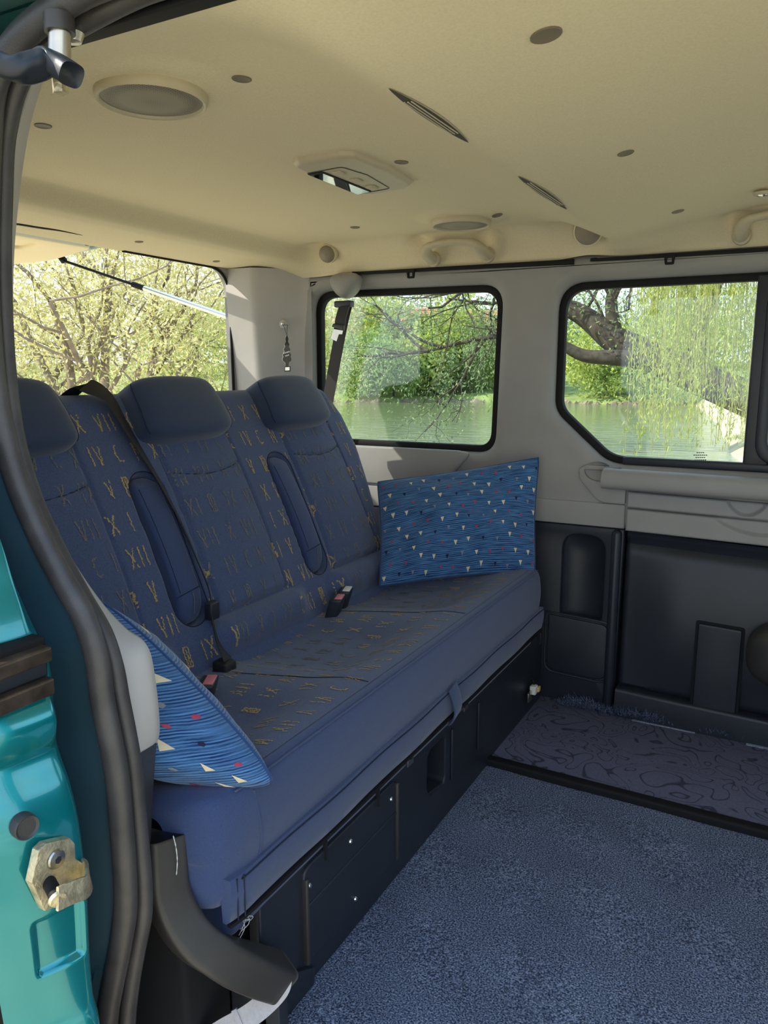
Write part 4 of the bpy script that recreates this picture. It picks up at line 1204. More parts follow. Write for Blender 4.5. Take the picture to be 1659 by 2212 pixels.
# plastic base with access hatch, hole and screws
base = thing('base_tmp', None)
COL.objects.unlink(base); bpy.data.objects.remove(base)
XB = -0.642
hole = [(1.380, .118), (1.392, .100), (1.470, .088), (1.476, .100), (1.476, .195), (1.465, .202), (1.395, .202), (1.382, .190)]
bo = rpoly([(0.80, -0.004), (2.20, -0.004), (2.20, .258), (0.80, .258)], 0)
seat_base = slab('seat_base', [bo, rpoly(hole, .008, 4)], 0.02, M['black_plastic'], front_frame(XB), bench, bevel=.006, seg=3)
rbox('base_box', (-1.15, 0.80, -.004), (XB - .06, 2.19, .225), M['black_void'], bench, r=0)
slab('hole_liner', [rpoly(inset(hole, -.004), .008, 4), rpoly(inset(hole, .002), .008, 4)], 0.05, M['black_plastic'], front_frame(XB - .004), seat_base)
hb = [(0.905, .050), (1.225, .050), (1.225, .222), (0.905, .222)]
hatch = slab('access_hatch', [rpoly(hb, [.004, .004, .02, .02], 5)], 0.012, M['black_plastic'], front_frame(XB + .007), seat_base, bevel=.004, seg=3)
rbox('hatch_rib', (XB, 0.905, .050), (XB + .012, 0.913, .205), M['dark_brown_plastic'], seat_base, r=.003)
rbox('hatch_rib', (XB, 1.219, .050), (XB + .012, 1.227, .215), M['dark_brown_plastic'], seat_base, r=.003)
rbox('hatch_fold', (XB + .004, .91, .150), (XB + .0095, 1.22, .156), M['black_plastic'], seat_base, r=.002)
rbox('edge_lip', (XB - .01, 0.80, .234), (XB + .010, 2.15, .258), M['black_plastic'], seat_base, r=.008)
for y in (0.965, 1.145):
    rbox('hinge_slot', (XB + .004, y, .205), (XB + .0115, y + .003, .240), M['black_void'], seat_base, r=.0005)
for (y, z) in ((.919, .187), (1.048, .191), (1.200, .192), (1.063, .068)):
    lathe('screw', [(0, .003), (.0035, .0025), (.0048, .0)], (XB + .0075, y, z), (1, 0, 0), M['chrome'], seat_base, n=14)
for y in (1.50, 1.663):
    rbox('moulded_edge', (XB, y, .08), (XB + .006, y + .008, .205), M['black_plastic'], seat_base, r=.0028)
for (y0, z0) in ((1.262, .228), (1.552, .228)):
    rbox('metal_tab', (XB + .008, y0, z0), (XB + .012, y0 + .026, z0 + .036), M['steel'], seat_base, r=.001)
    lathe('tab_screw', [(0, .002), (.005, .0015), (.006, 0)], (XB + .012, y0 + .013, z0 + .018), (1, 0, 0), M['black_plastic'], seat_base, n=12)
rbox('slide_bar', (XB + .004, 1.46, .238), (XB + .012, 1.56, .246), M['steel'], seat_base, r=.001)
slab('base_foot', [rpoly([(0.80, -.004), (0.93, -.004), (0.93, .03), (0.86, .07), (0.80, .12)], .01, 4)], .012, M['black_plastic'], front_frame(XB + .008), seat_base, bevel=.003)

# woven numerals: short ragged strokes of thread lying on the cloth
GL = {'I': [((.5, 0), (.5, 1))], 'V': [((.12, 1), (.5, 0)), ((.5, 0), (.88, 1))], 'X': [((.1, 0), (.9, 1)), ((.1, 1), (.9, 0))],
      'C': [((.85, .95), (.35, .92)), ((.35, .92), (.12, .5)), ((.12, .5), (.35, .06)), ((.35, .06), (.9, .12))],
      'N': [((.12, 0), (.12, 1)), ((.12, 1), (.88, 0)), ((.88, 0), (.88, 1))],
      'H': [((.15, 0), (.15, 1)), ((.85, 0), (.85, 1)), ((.15, .98), (.85, .98)), ((.15, .03), (.85, .03)), ((.5, .1), (.5, .9))]}
WID = {'I': .35, 'V': .7, 'X': .8, 'C': .8, 'N': .7, 'H': .7}
ROWS = [['VII', 'X', 'I', 'IV', 'C', 'XI', 'H', 'IX'], ['IX', 'V', 'H', 'X', 'I', 'IN', 'VII', 'X'], ['IV', 'C', 'X', 'IV', 'C', 'N', 'XII', 'V'], ['XII', 'H', 'IX', 'VII', 'X', 'VII', 'C', 'I']]
def glyphs(tok, a0, b0, h, sw, emit):
    x = a0
    for ch in tok:
        w = WID[ch] * h * 0.62
        for (p, q) in GL[ch]:
            P0 = np.array([x + p[0] * w, b0 + p[1] * h]); P1 = np.array([x + q[0] * w, b0 + q[1] * h])
            L = np.linalg.norm(P1 - P0); n = max(2, int(L / 0.0042)); nr = np.array([-(P1 - P0)[1], (P1 - P0)[0]]) / L
            for k in range(n):
                if random.random() < 0.06: continue
                c0 = P0 + (P1 - P0) * (k / n) + nr * random.uniform(-.5, .5) * sw
                c1 = P0 + (P1 - P0) * ((k + .95) / n) + nr * random.uniform(-.5, .5) * sw
                hw = sw * random.uniform(.28, .62)
                emit([c0 - nr * hw, c0 + nr * hw, c1 + nr * hw, c1 - nr * hw])
        x += w + 0.14 * h
    return x
class Decal:
    def __init__(s): s.V = []; s.F = []
    def add(s, pts):
        i = len(s.V); s.V.extend(pts); s.F.append(tuple(range(i, i + len(pts))))
bright, worn = Decal(), Decal()
def back_emit(quad):
    pts = []; cy_, ct = np.mean(quad, 0)
    if float(arm_sdf(cy_, ct)) < 0.004: return
    if cy_ > float(ymax(ct)) - .03 or cy_ < YMIN + .03: return
    e = min(abs(cy_ - (c + 0.035 * (ct - .26))) for c in SEATC)
    for (y, t) in quad:
        p = back_pt(y, t) if t > S_TOP else back_map(y, t, float(back_d(y, t)) + 0.0011)
        pts.append(p)
    (worn if e < PANEL - .004 else bright).add(pts)
for r in range(8):
    t = 0.015 + r * 0.073
    if t + .037 > S_TOP: break
    seq = ROWS[r % 4]; y = 0.70 + 0.027 * ((r * 3) % 4); k = r
    while y < 2.06:
        tok = seq[k % len(seq)]; y = glyphs(tok, y, t, 0.042, 0.0036, back_emit) + random.uniform(.020, .032); k += 1
cu_b, cu_w = Decal(), Decal()
def cush_emit(quad):
    cy_, cx_ = np.mean(quad, 0)
    if cx_ < -1.04 or cx_ > -0.662 or cy_ < .81 or cy_ > 2.06: return
    h = max(math.exp(-(((cy_ - c) / 0.12) ** 4)) for c in SEATC)
    (cu_w if (h > .5 and -.98 < cx_ < -.82) else cu_b).add([np.array([x, y, float(cush_z(x, y)) + 0.0026]) for (y, x) in quad])
for r in range(6):
    x = -1.03 + r * 0.066
    seq = ROWS[(r + 1) % 4]; y = 0.82 + .02 * (r % 3); k = r
    while y < 2.05:
        y = glyphs(seq[k % len(seq)], y, x, 0.035, 0.0034, cush_emit) + random.uniform(.022, .036); k += 1
tag(pyobj('woven_numerals', bright.V, bright.F, M['numeral'], backrest, False), kind='stuff')
tag(pyobj('worn_numerals', worn.V, worn.F, M['numeral_worn'], backrest, False), kind='stuff')
tag(pyobj('woven_numerals', cu_b.V, cu_b.F, M['numeral'], cover, False), kind='stuff')
tag(pyobj('worn_numerals', cu_w.V, cu_w.F, M['numeral_worn'], cover, False), kind='stuff')

# buckles standing in the crease
def buckle(p, red, label, yaw=0.0, cat='buckle', lean=.02):
    t = thing('belt_buckle', label, cat, tuple(p), group='seat belt buckles in the bench crease')
    p = np.array(p)
    def sh(q):
        f = (q[2] - p[2]) / .06; d = q - p
        c, s = math.cos(yaw), math.sin(yaw)
        return np.array([p[0] + d[0] * c - d[1] * s + lean * f, p[1] + d[0] * s + d[1] * c, q[2]])
    rbox('housing', p + np.array([-.016, -.028, -.03]), p + np.array([.016, .028, .040]), M['black_plastic'], t, r=.006, shape=sh)
    rbox('release_button', p + np.array([-.006, -.021, .036]), p + np.array([.013, .021, .0425]), M['red_button'] if red else M['white_plastic'], t, r=.002, shape=sh)
buckle((-0.985, 1.555, .415), True, 'black buckle with a faded red button at the centre of the bench', yaw=.35)
buckle((-1.005, 1.625, .415), False, 'black buckle with a pale top edge right of the central red one', yaw=.35)
p_ = on_z(437, 1466, .452)
buckle((p_[0], p_[1], .412), True, 'black buckle with faded red button behind the near pillow', yaw=.5)
# lap tongue housing beside it, where the belt ends
p2 = on_z(478, 1445, .44)

# middle seat belt: over the backrest top, down its face, to the buckle
bp = []
for (u, v, off) in ((168, 836, -.02), (190, 835, .004), (232, 856, .010), (262, 905, .010), (300, 968, .008), (345, 1042, .008), (392, 1132, .008), (430, 1220, .010), (452, 1276, .012), (458, 1330, .014), (470, 1385, .024), (492, 1425, .030)):
    d = _ray(u, v); s = ((B0 + BN * (off + .016) - CAM_POS) @ BN) / (d @ BN); bp.append(CAM_POS + d * s)
bp[0] = back_map(bp[1][1] - .012, S_TOP + .030, -.075); bp.insert(1, back_map(bp[1][1] - .005, S_TOP + .046, -.025))
belt = thing('seat_belt', 'black seat belt draped over the backrest top and down to the cushion', 'seat belt', tuple(bp[-1]))
path = catmull(bp, 60)
wid = np.interp(np.linspace(0, 1, 60), [0, .12, .3, .55, .75, .88, 1], [.046, .046, .040, .026, .016, .014, .040])
Pb = np.zeros((60, 6, 3))
for i in range(60):
    t_ = path[min(i + 1, 59)] - path[max(i - 1, 0)]; t_ /= np.linalg.norm(t_)
    tw = float(np.interp(i / 59, [0, .15, .45, .8, 1], [0, .12, .5, .9, .3]))
    nrm = BN * math.cos(tw) + np.array([0, 1, 0]) * math.sin(tw) if i > 8 else np.cross(t_, [0, 1, 0]) * -1
    a = np.cross(nrm, t_); a /= np.linalg.norm(a); n2 = np.cross(t_, a)
    w_ = wid[i] / 2
    for k, (aa, bb) in enumerate(((-w_, 0), (-w_ * .9, .0012), (w_ * .9, .0012), (w_, 0), (w_ * .9, -.0012), (-w_ * .9, -.0012))):
        Pb[i, k] = path[i] + a * aa + n2 * bb
gridobj('webbing', Pb, M['belt'], belt, closed_v=True, cap=True)
q = path[48]
rbox('tongue_slider', q + np.array([-.008, -.014, -.020]), q + np.array([.012, .014, .018]), M['black_plastic'], belt, r=.004)
rbox('tongue_blade', q + np.array([-.001, .002, -.062]), q + np.array([.003, .012, -.018]), M['steel'], belt, r=.001)
e = path[-1]
rbox('anchor_cover', e + np.array([-.026, -.022, -.035]), e + np.array([.014, .014, .000]), M['belt'], belt, r=.008)

# belt hanging from the outlet by the side window
b2 = thing('seat_belt', 'dark belt hanging across the rounded side window behind the right headrest', 'seat belt', tuple(on_y(712, 850, 2.16)))
a0 = on_y(750, 655, 2.165); a1 = on_y(738, 705, 2.17); a2 = on_y(722, 790, 2.175); a3 = on_y(706, 880, 2.18); a4 = on_y(700, 930, 2.18)
pth = catmull([a0, a1, a2, a3, a4], 24); Pb = np.zeros((24, 4, 3))
for i in range(24):
    w_ = .0215
    for k, (aa, bb) in enumerate(((-w_, .001), (w_, .001), (w_, -.001), (-w_, -.001))): Pb[i, k] = pth[i] + np.array([aa, -bb, 0])
gridobj('webbing', Pb, M['belt_brown'], b2, closed_v=True, cap=True)
rbox('upper_guide', on_y(721, 664, 2.145), on_y(766, 650, 2.175) , M['black_plastic'], b2, r=.004)
g0, g1 = on_y(722, 722, 2.14), on_y(752, 650, 2.16)
fold = catmull([on_y(744, 662, 2.142), on_y(737, 685, 2.138), on_y(734, 705, 2.138), on_y(732, 716, 2.14)], 12); Pb = np.zeros((12, 4, 3))
for i in range(12):
    for k, (aa, bb) in enumerate(((-.019, .003), (.019, .003), (.019, -.003), (-.019, -.003))): Pb[i, k] = fold[i] + np.array([aa, -bb, 0])
gridobj('folded_webbing', Pb, M['belt'], b2, closed_v=True, cap=True)
tg_ = on_y(727, 722, 2.132)
slab('tongue_blade', [[(on_y(u, v, 2.132)[0], on_y(u, v, 2.132)[2]) for u, v in ((714, 731), (726, 737), (731, 722), (738, 722), (740, 714), (721, 711))]], .003, M['steel'], wall_frame(2.132), b2)
slab('tongue_grip', [rpoly([(on_y(u, v, 2.132)[0], on_y(u, v, 2.132)[2]) for u, v in ((717, 706), (742, 714), (743, 702), (720, 699))], .002, 3)], .008, M['black_plastic'], wall_frame(2.129), b2, bevel=.002)

# ================================================================== THINGS IN THE VAN
# near-end side cover of the bench: a curved plastic arm
arm_root = thing('bench_side_cover', 'curved dark plastic side cover below the near end of the bench', 'side cover', tuple(on_y(560, 2130, .79)))
ap = catmull([on_y(u, v, y) for u, v, y in ((350, 1800, .672), (352, 1850, .668), (358, 1920, .664), (385, 1985, .668), (425, 2035, .680), (480, 2070, .705), (540, 2092, .745), (598, 2110, .80))], 40)
wd = np.interp(np.linspace(0, 1, 40), [0, .1, .4, .7, 1], [1.0, 1.0, 1.0, 1.0, 1.1])
sweep('cover_arm', ap, rrect(0.052, 0.050, 0.010, 5), M['dark_brown_plastic'], arm_root, side=(0.35, 0.94, 0), scale=wd, auto=False)
slab('cover_cheek', [rpoly([(on_y(u, v, .80)[0], on_y(u, v, .80)[2]) for u, v in ((430, 2040), (600, 2090), (606, 2240), (300, 2300), (300, 2080))], .01, 4)], .02, M['black_plastic'], wall_frame(.80), arm_root, bevel=.004)
# dark recess behind the cover
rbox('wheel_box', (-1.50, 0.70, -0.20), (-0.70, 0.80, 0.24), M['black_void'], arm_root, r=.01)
# frayed white thread at the joint
sweep('torn_edge', catmull([on_y(u, v, .662) for u, v in ((374, 1805), (380, 1830), (383, 1860), (381, 1890))], 16), circ(.0008, 5), M['white_print'], arm_root, side=(1, 0, 0), scale=np.abs(np.sin(np.arange(16) * 1.9)) * .9 + .25)
sp = thing('webbing_strap', 'pale grey webbing strap at the carpet corner below the bench end', 'strap', tuple(on_z(500, 2212, -.02)))
pth = catmull([on_y(u, v, y) for u, v, y in ((608, 2108, .79), (602, 2135, .785), (570, 2170, .77), (530, 2200, .75), (480, 2228, .73), (430, 2262, .71))], 30)
Pb = np.zeros((30, 4, 3))
for i in range(30):
    t_ = pth[min(i + 1, 29)] - pth[max(i - 1, 0)]; t_ /= np.linalg.norm(t_)
    a = np.cross(t_, [0.35, -0.85, 0.35]); a /= np.linalg.norm(a); n_ = np.cross(a, t_)
    for k, (aa, bb) in enumerate(((-.016, .001), (.016, .001), (.016, -.001), (-.016, -.001))): Pb[i, k] = pth[i] + a * aa + n_ * bb
gridobj('webbing', Pb, M['strap'], sp, closed_v=True, cap=True)
fq = pth[19]
t_ = pth[20] - pth[18]; t_ /= np.linalg.norm(t_)
sweep('stitched_fold', np.array([fq - t_ * .004, fq + t_ * .004]), rrect(.006, .037, .001, 2), M['strap'], sp, side=(0.35, -0.85, 0.35))

# small white plug hanging in the far corner of the mat
pg = thing('cable_plug', 'small white and yellow plug at the far foot of the bench base', 'plug', tuple(on_x(1148, 1502, -.63)))
q = on_x(1152, 1490, -.625)
rbox('body', q + np.array([-.008, -.012, -.012]), q + np.array([.010, .012, .014]), M['white_plastic'], pg, r=.003)
rbox('contact', q + np.array([.008, .004, -.008]), q + np.array([.016, .022, .008]), M['yellow_plastic'], pg, r=.003)
rbox('blade', q + np.array([-.006, -.040, -.026]), q + np.array([.000, -.012, .002]), M['steel'], pg, r=.001)
sweep('cable', catmull([q + np.array([0, .006, .012]), q + np.array([-.004, .010, .022]), q + np.array([-.012, .012, .030])], 8), circ(.003, 8), M['rubber'], pg, side=(0, 1, 0))

# ---- pillows
def pillow(name, label, corners, thick, tris, seed, bow=1.0, corner=0.02):
    """corners: bottom-left, bottom-right, top-right, top-left as seen from the front"""
    rn = random.Random(seed)
    BL, BR, TR, TL = [np.array(c, float) for c in corners]
    nrm = np.cross(BR - BL, TL - BL); nrm /= np.linalg.norm(nrm)
    if nrm @ (CAM_POS - (BL + TR) / 2) < 0: nrm = -nrm
    W = np.linalg.norm(BR - BL); H = np.linalg.norm(TL - BL)
    ph = [rn.uniform(0, 6.28) for _ in range(8)]
    def pos(u, v, sgn):
        # u, v in -1..1; sides pulled in between the corners as on a stuffed case
        pu = u * (1 - 0.045 * bow * (1 - v * v)); pv = v * (1 - 0.055 * bow * (1 - u * u))
        cr = 1 - corner * (abs(u) * abs(v)) ** 5; pu *= cr; pv *= cr
        a, b = (pu + 1) / 2, (pv + 1) / 2
        P = (BL * (1 - a) + BR * a) * (1 - b) + (TL * (1 - a) + TR * a) * b
        h = (max(0, 1 - abs(u) ** 2.4) * max(0, 1 - abs(v) ** 2.4)) ** 0.62
        edge = (1 - abs(u)) * (1 - abs(v))
        wr = 0.006 * math.sin(3.1 * u + 4.2 * v + ph[0]) + 0.005 * math.sin(7 * u - 3 * v + ph[1]) + 0.003 * math.sin(11 * v + 5 * u + ph[2])
        # puckers running in from the edges
        wr += 0.0035 * math.sin(17 * u + ph[3]) * (abs(v) ** 3) + 0.0035 * math.sin(15 * v + ph[4]) * (abs(u) ** 3)
        return P + nrm * sgn * (thick * h + wr * min(1, edge * 5))
    N = 64
    uu = np.sin(np.linspace(-1, 1, N) * math.pi / 2)
    uu = 0.5 * uu + 0.5 * np.linspace(-1, 1, N)
    V, Fc, UV = [], [], []
    for sgn in (1, -1):
        o = len(V)
        for i in range(N):
            for j in range(N):
                V.append(pos(uu[i], uu[j], sgn)); UV.append(((uu[i] + 1) / 2 * W * 2.4, (uu[j] + 1) / 2 * H * 2.4))
        for i in range(N - 1):
            for j in range(N - 1):
                a = o + i * N + j; f = (a, a + N, a + N + 1, a + 1)
                Fc.append(f if sgn > 0 else f[::-1])
    t = thing(name, label, 'pillow', tuple(np.array(BL) * .5 + np.array(BR) * .5))
    me = bpy.data.meshes.new('case')
    me.from_pydata([tuple(v) for v in V], [], Fc)
    uvl = me.uv_layers.new(name='UVMap')
    li = np.empty(len(me.loops), dtype=np.int32); me.loops.foreach_get('vertex_index', li)
    uvl.data.foreach_set('uv', np.array(UV)[li].ravel())
    bm = bmesh.new(); bm.from_mesh(me); bmesh.ops.remove_doubles(bm, verts=bm.verts, dist=2e-4); bm.to_mesh(me); bm.free()
    case = link_mesh('case', me, M['cushion_blue'], t, True, False)
    # welt along the edge
    ring = [pos(a, -1, 1) for a in np.linspace(-1, 1, 24)] + [pos(1, a, 1) for a in np.linspace(-1, 1, 24)][1:] + [pos(a, 1, 1) for a in np.linspace(1, -1, 24)][1:] + [pos(-1, a, 1) for a in np.linspace(1, -1, 24)][1:]
    sweep('edge_seam', np.array(ring), circ(.0024, 6), M['cushion_blue'], t, side=(0.3, 0.2, 1), cap=False, auto=False)
    # woven triangle spots
    dec = {k: Decal() for k in ('tri_cream', 'tri_pink', 'tri_navy', 'tri_grey')}
    sz, du, dv_, up = tris
    nu, nv = int(W / du), int(H / dv_)
    for i in range(-1, nu + 2):
        for j in range(-1, nv + 2):
            x = (i + .5 * (j % 2) + .25) * du + rn.uniform(-.003, .003); y = (j + .4 + .35 * ((i * 2 + j) % 3) / 3) * dv_ + rn.uniform(-.003, .003)
            if not (0.006 < x < W - .006 and 0.006 < y < H - .006): continue
            key = ('tri_cream', 'tri_pink', 'tri_cream', 'tri_navy', 'tri_cream', 'tri_pink', 'tri_grey')[(i * 3 + j * 5) % 7]
            s = sz * rn.uniform(.85, 1.1) * (1.0 if key == 'tri_cream' else .85)
            if key != 'tri_cream' and up > 0:
                pts2 = [(s * .42 * math.cos(k * 1.257 + x * 90), s * .42 * math.sin(k * 1.257 + x * 90)) for k in range(5)]
            else: pts2 = [(-s / 2, up * -s * .6), (s / 2, up * -s * .6), (0.08 * s, up * s * .75)] if up < 0 else [(-s / 2, -s * .5), (s / 2, -s * .5), (0, s * .75)]
            for fs in (1, -1):
                pp = []
                for (ax, ay) in pts2:
                    q = pos((x + ax) / W * 2 - 1, (y + ay) / H * 2 - 1, fs) + nrm * fs * .0014
                    pp.append(q)
                mid = pos(x / W * 2 - 1, y / H * 2 - 1, fs) + nrm * fs * .0018
                for k in range(len(pp)): dec[key].add([pp[k], pp[(k + 1) % len(pp)], mid])
    for k, d in dec.items():
        if d.V: tag(pyobj('woven_spots', d.V, d.F, M[k], case, False), kind='stuff')
    return t
pfBL = on_z(818, 1268, .425); pfBR = on_y(1158, 1234, 2.075)
pillow('pillow', 'dark blue pillow with small cream triangles propped against the far wall',
       [pfBL, pfBR, on_y(1167, 986, 2.15), on_y(813, 1040, 1.96)], .050, (.0105, .040, .036, -1), 3)
nB = on_z(608, 1698, .446); nA = on_y(222, 1296, .745); nC = on_y(328, 1668, .735); nC = nC + (nC - nB) * 0.55; nC[2] = .45
nD = nA + np.array([-.20, .02, .10])
pillow('pillow', 'bright blue ribbed pillow with cream and red spots at the near end of the bench',
       [nC, nB, nA + np.array([.006, .0, .0]), nC + (nA - nB) * .92], .095, (.0145, .038, .037, 1), 5, bow=-2.2, corner=0.05)

# ---- ceiling fittings
def speaker(x, y, label, r=.077):
    z = float(ceil_z(x, y)); n = ceil_n(x, y); o = np.array([x, y, z])
    t = thing('ceiling_speaker', label, 'speaker', tuple(o), group='round ceiling speakers')
    lathe('rim', [(r * .99, -.002), (r, .004), (r * .985, .010), (r * .95, .013), (r * .915, .012), (r * .895, .008)], o, n, M['beige_plastic'], t, n=64)
    lathe('grille', [(r * .90, .0085), (r * .7, .0105), (r * .4, .012), (0, .0125)], o, n, M['grille'], t, n=64, auto=False)
speaker(-0.835, 0.862, 'round ceiling speaker with beige rim, the large near one')
speaker(-0.815, 1.920, 'round ceiling speaker beside the river-side grab handle')
lamp = thing('dome_lamp', 'beige ceiling lamp with a mirrored lens and three small switches', 'lamp', (-0.815, 1.392, 1.378))
lo = rpoly([(-0.886, 1.27), (-0.862, 1.252), (-0.770, 1.252), (-0.745, 1.27), (-0.735, 1.39), (-0.747, 1.505), (-0.775, 1.53), (-0.868, 1.545), (-0.892, 1.52), (-0.898, 1.39)], .02, 5)
body = slab('housing', [lo], .016, M['beige_plastic'], ceil_frame(1.380), lamp, bevel=.012, seg=5)
slab('switch_panel_gap', [rpoly([(-0.887, 1.318), (-0.80, 1.310), (-0.787, 1.385), (-0.80, 1.505), (-0.889, 1.518)], .012, 4), rpoly([(-0.8855, 1.3195), (-0.8015, 1.3115), (-0.7885, 1.385), (-0.8015, 1.5035), (-0.8875, 1.5165)], .011, 4)], .003, M['black_plastic'], ceil_frame(1.3788), lamp)
slab('lens_bezel', [rpoly([(-0.886, 1.322), (-0.850, 1.320), (-0.846, 1.505), (-0.886, 1.514)], .004, 3)], .003, M['rubber'], ceil_frame(1.3784), lamp)
slab('mirror_lens', [rpoly([(-0.883, 1.330), (-0.853, 1.327), (-0.849, 1.502), (-0.884, 1.511)], .003, 3)], .002, M['mirror'], ceil_frame(1.3772), lamp)
for y in (1.345, 1.412, 1.475):
    rbox('switch', (-0.838, y - .014, 1.3755), (-0.818, y + .014, 1.382), M['beige_plastic'], lamp, r=.003)
# air vents on the crest of the ridge
def vent(y0, y1, label):
    ym = (y0 + y1) / 2; t = thing('air_vent', label, 'vent', (-0.463, ym, float(ceil_z(-.463, ym))), group='slit air vents in the ceiling ridge')
    n = 24
    def lens(w, dz, x0=-.463):
        P = np.zeros((n, 5, 3))
        for i in range(n):
            s = i / (n - 1); y = y0 + (y1 - y0) * s; hw = w * (math.sin(math.pi * s) ** .8 + .02)
            for k in range(5):
                x = x0 + hw * (k - 2) / 2; P[i, k] = (x, y, float(ceil_z(x, y)) - dz)
        return P
    gridobj('bezel', lens(.0125, .0012), M['beige_plastic'], t)
    gridobj('slot', lens(.0098, .0018), M['dark_lens'], t)  # raised dark sheet, its colour standing in for the shade inside the slit
    for k in range(3):
        x0 = -.463 + (k - 1) * .005
        pts = [(x0, y, float(ceil_z(x0, y)) - .0024) for y in np.linspace(y0 + .05, y1 - .05, 10)]
        sweep('louvre', np.array(pts), rrect(.0016, .0016, .0004, 1), M['beige_plastic'], t, side=(1, 0, 0))
vent(0.866, 1.112, 'long slit air vent in the ceiling ridge, nearer the door')
vent(1.336, 1.642, 'long slit air vent in the ceiling ridge, nearer the river windows')
# grab handles
def handle(x0, x1, label):
    t = thing('grab_handle', label, 'handle', ((x0 + x1) / 2, 2.13, 1.33), group='ceiling grab handles')
    pts = catmull([(x0 - .004, 2.168, 1.330), (x0, 2.140, 1.334), (x0 + .002, 2.108, 1.342), (x0 + .016, 2.090, 1.355), (x0 + .045, 2.086, 1.361), ((x0 + x1) / 2, 2.085, 1.363), (x1 - .045, 2.086, 1.361), (x1 - .016, 2.090, 1.355), (x1 - .002, 2.108, 1.342), (x1, 2.140, 1.334), (x1 + .004, 2.168, 1.330)], 70)
    sweep('grip', pts, circ(.011, 16, .013), M['beige_plastic'], t, side=(0, 0.6, 1), scale=np.interp(np.linspace(0, 1, 70), [0, .2, .36, .64, .8, 1], [1.5, 1.4, .8, .8, 1.4, 1.5]), auto=False)
    for x in (x0, x1):
        lathe('mount', [(0, .010), (.018, .008), (.022, .002), (.022, -.006)], (x, 2.160, 1.330), (0, -1, -.4), M['beige_plastic'], t, n=24)
handle(-1.005, -0.835, 'beige grab handle under the far ceiling speaker')
handle(-0.170, 0.00, 'beige grab handle above the clipped-corner window')
# round fixings at the roof edge
def knob(u, v, y, r, label):
    o = on_y(u, v, y); t = thing('roof_knob', label, 'knob', tuple(o), group='round knobs at the roof edge')
    lathe('cap', [(0, r * .62), (r * .5, r * .56), (r * .85, r * .36), (r, r * .08), (r * .98, -r * .4)], o, (0.1, -1, -.35), M['taupe'], t, n=32)
    lathe('collar', [(r * 1.0, -r * .05), (r * 1.12, -r * .1), (r * 1.16, -r * .6)], o, (0.1, -1, -.35), M['headliner'], t, n=32)
knob(706, 549, 2.125, .026, 'round beige knob at the roof edge above the rear pillar')
knob(1270, 500, 2.115, .034, 'round beige knob at the roof edge beside the ceiling ridge')
# small reading light at the right edge
rl = thing('reading_light', 'small chrome reading light above the right grab handle', 'lamp', tuple(on_z(1646, 418, 1.375)))
o = on_z(1648, 418, 1.376)
lathe('bezel', [(.012, .004), (.018, .003), (.020, -.002)], o, (0, 0, -1), M['beige_plastic'], rl, n=24)
lathe('lens', [(0, .006), (.008, .005), (.013, .003)], o, (0, 0, -1), M['chrome'], rl, n=24)

# ---- air freshener on its suction hook
hk = on_y(612, 700, 2.155); yh = dpillar_y(hk[0], hk[2])
hk = on_y(612, 700, yh - .004)
hook = thing('suction_hook', 'clear suction hook on the rear pillar', 'hook', tuple(hk))
lathe('cup', [(0, .006), (.008, .0055), (.014, .002), (.0155, -.002)], hk, (0.35, -1, 0), M['light_trim'], hook, n=28)
lathe('stud', [(0, .013), (.005, .012), (.006, .004)], hk, (0.35, -1, 0), M['chrome'], hook, n=16)
fr = thing('air_freshener', 'black tree-shaped cardboard air freshener hanging from the suction hook', 'air freshener', tuple(on_y(620, 802, yh - .02)))
yf = yh - .020
def ff(u, v): q = on_y(u, v, yf); return (q[0], q[2])
half = [(0, 723), (3, 732), (2, 738), (5, 744), (3.5, 749), (7, 755), (5, 759), (9, 767), (7.5, 770), (9.5, 776), (8, 780), (3.5, 783), (3, 792)]
right = [ff(619.5 + a, v) for a, v in half]; left = [ff(619.0 - a * .95, v) for a, v in reversed(half[1:])]
slab('card', [right + left], .0016, M['black_card'], wall_frame(yf), fr)
slab('card_edge', [[(x - .0022, z) for x, z in right + left]], .0012, M['white_print'], wall_frame(yf + .0018), fr)
bx = [ff(614.5, 803), ff(627, 802.5), ff(627, 791), ff(614.5, 791.5)]
slab('tag', [bx], .0018, M['black_card'], wall_frame(yf - .0002), fr)
ix = [ff(616.3, 800.5), ff(625.6, 800), ff(625.6, 793), ff(616.3, 793.5)]
slab('tag_label', [ix], .0006, M['white_print'], wall_frame(yf - .0008), fr)
rot = math.radians(12)
def txt_at(u, v):
    cx_, cz_ = ff(u, v)
    return lambda a, b: (cx_ + a * math.cos(rot) - b * math.sin(rot), yf - .0006, cz_ + a * math.sin(rot) + b * math.cos(rot))
text_mesh('lettering', 'WUNDER', .0060, M['white_print'], txt_at(619, 761.5), fr)
text_mesh('lettering', 'BAUM', .0060, M['white_print'], txt_at(620.5, 768), fr)
for du in (-4.5, 4.5):
    sweep('cord', catmull([on_y(619.5, 724, yf), on_y(616.5 + du, 702, yh - .014)], 4), circ(.0007, 5), M['black_card'], fr, side=(0, 1, 0))
sweep('cord', np.array([on_y(611.5, 702, yh - .014), on_y(621.5, 702, yh - .014)]), circ(.0007, 5), M['black_card'], fr, side=(0, 1, 0))

# ================================================================== OUTDOORS
def fast_quads(name, V, m, parent=None, n=4):
    V = np.asarray(V, np.float32).reshape(-1, 3); nf = len(V) // n
    me = bpy.data.meshes.new(name)
    me.vertices.add(len(V)); me.vertices.foreach_set('co', V.ravel())
    me.loops.add(nf * n); me.loops.foreach_set('vertex_index', np.arange(nf * n, dtype=np.int32))
    me.polygons.add(nf); me.polygons.foreach_set('loop_start', np.arange(nf, dtype=np.int32) * n)
    me.update(calc_edges=True)
    return link_mesh(name, me, m, parent, False, False)

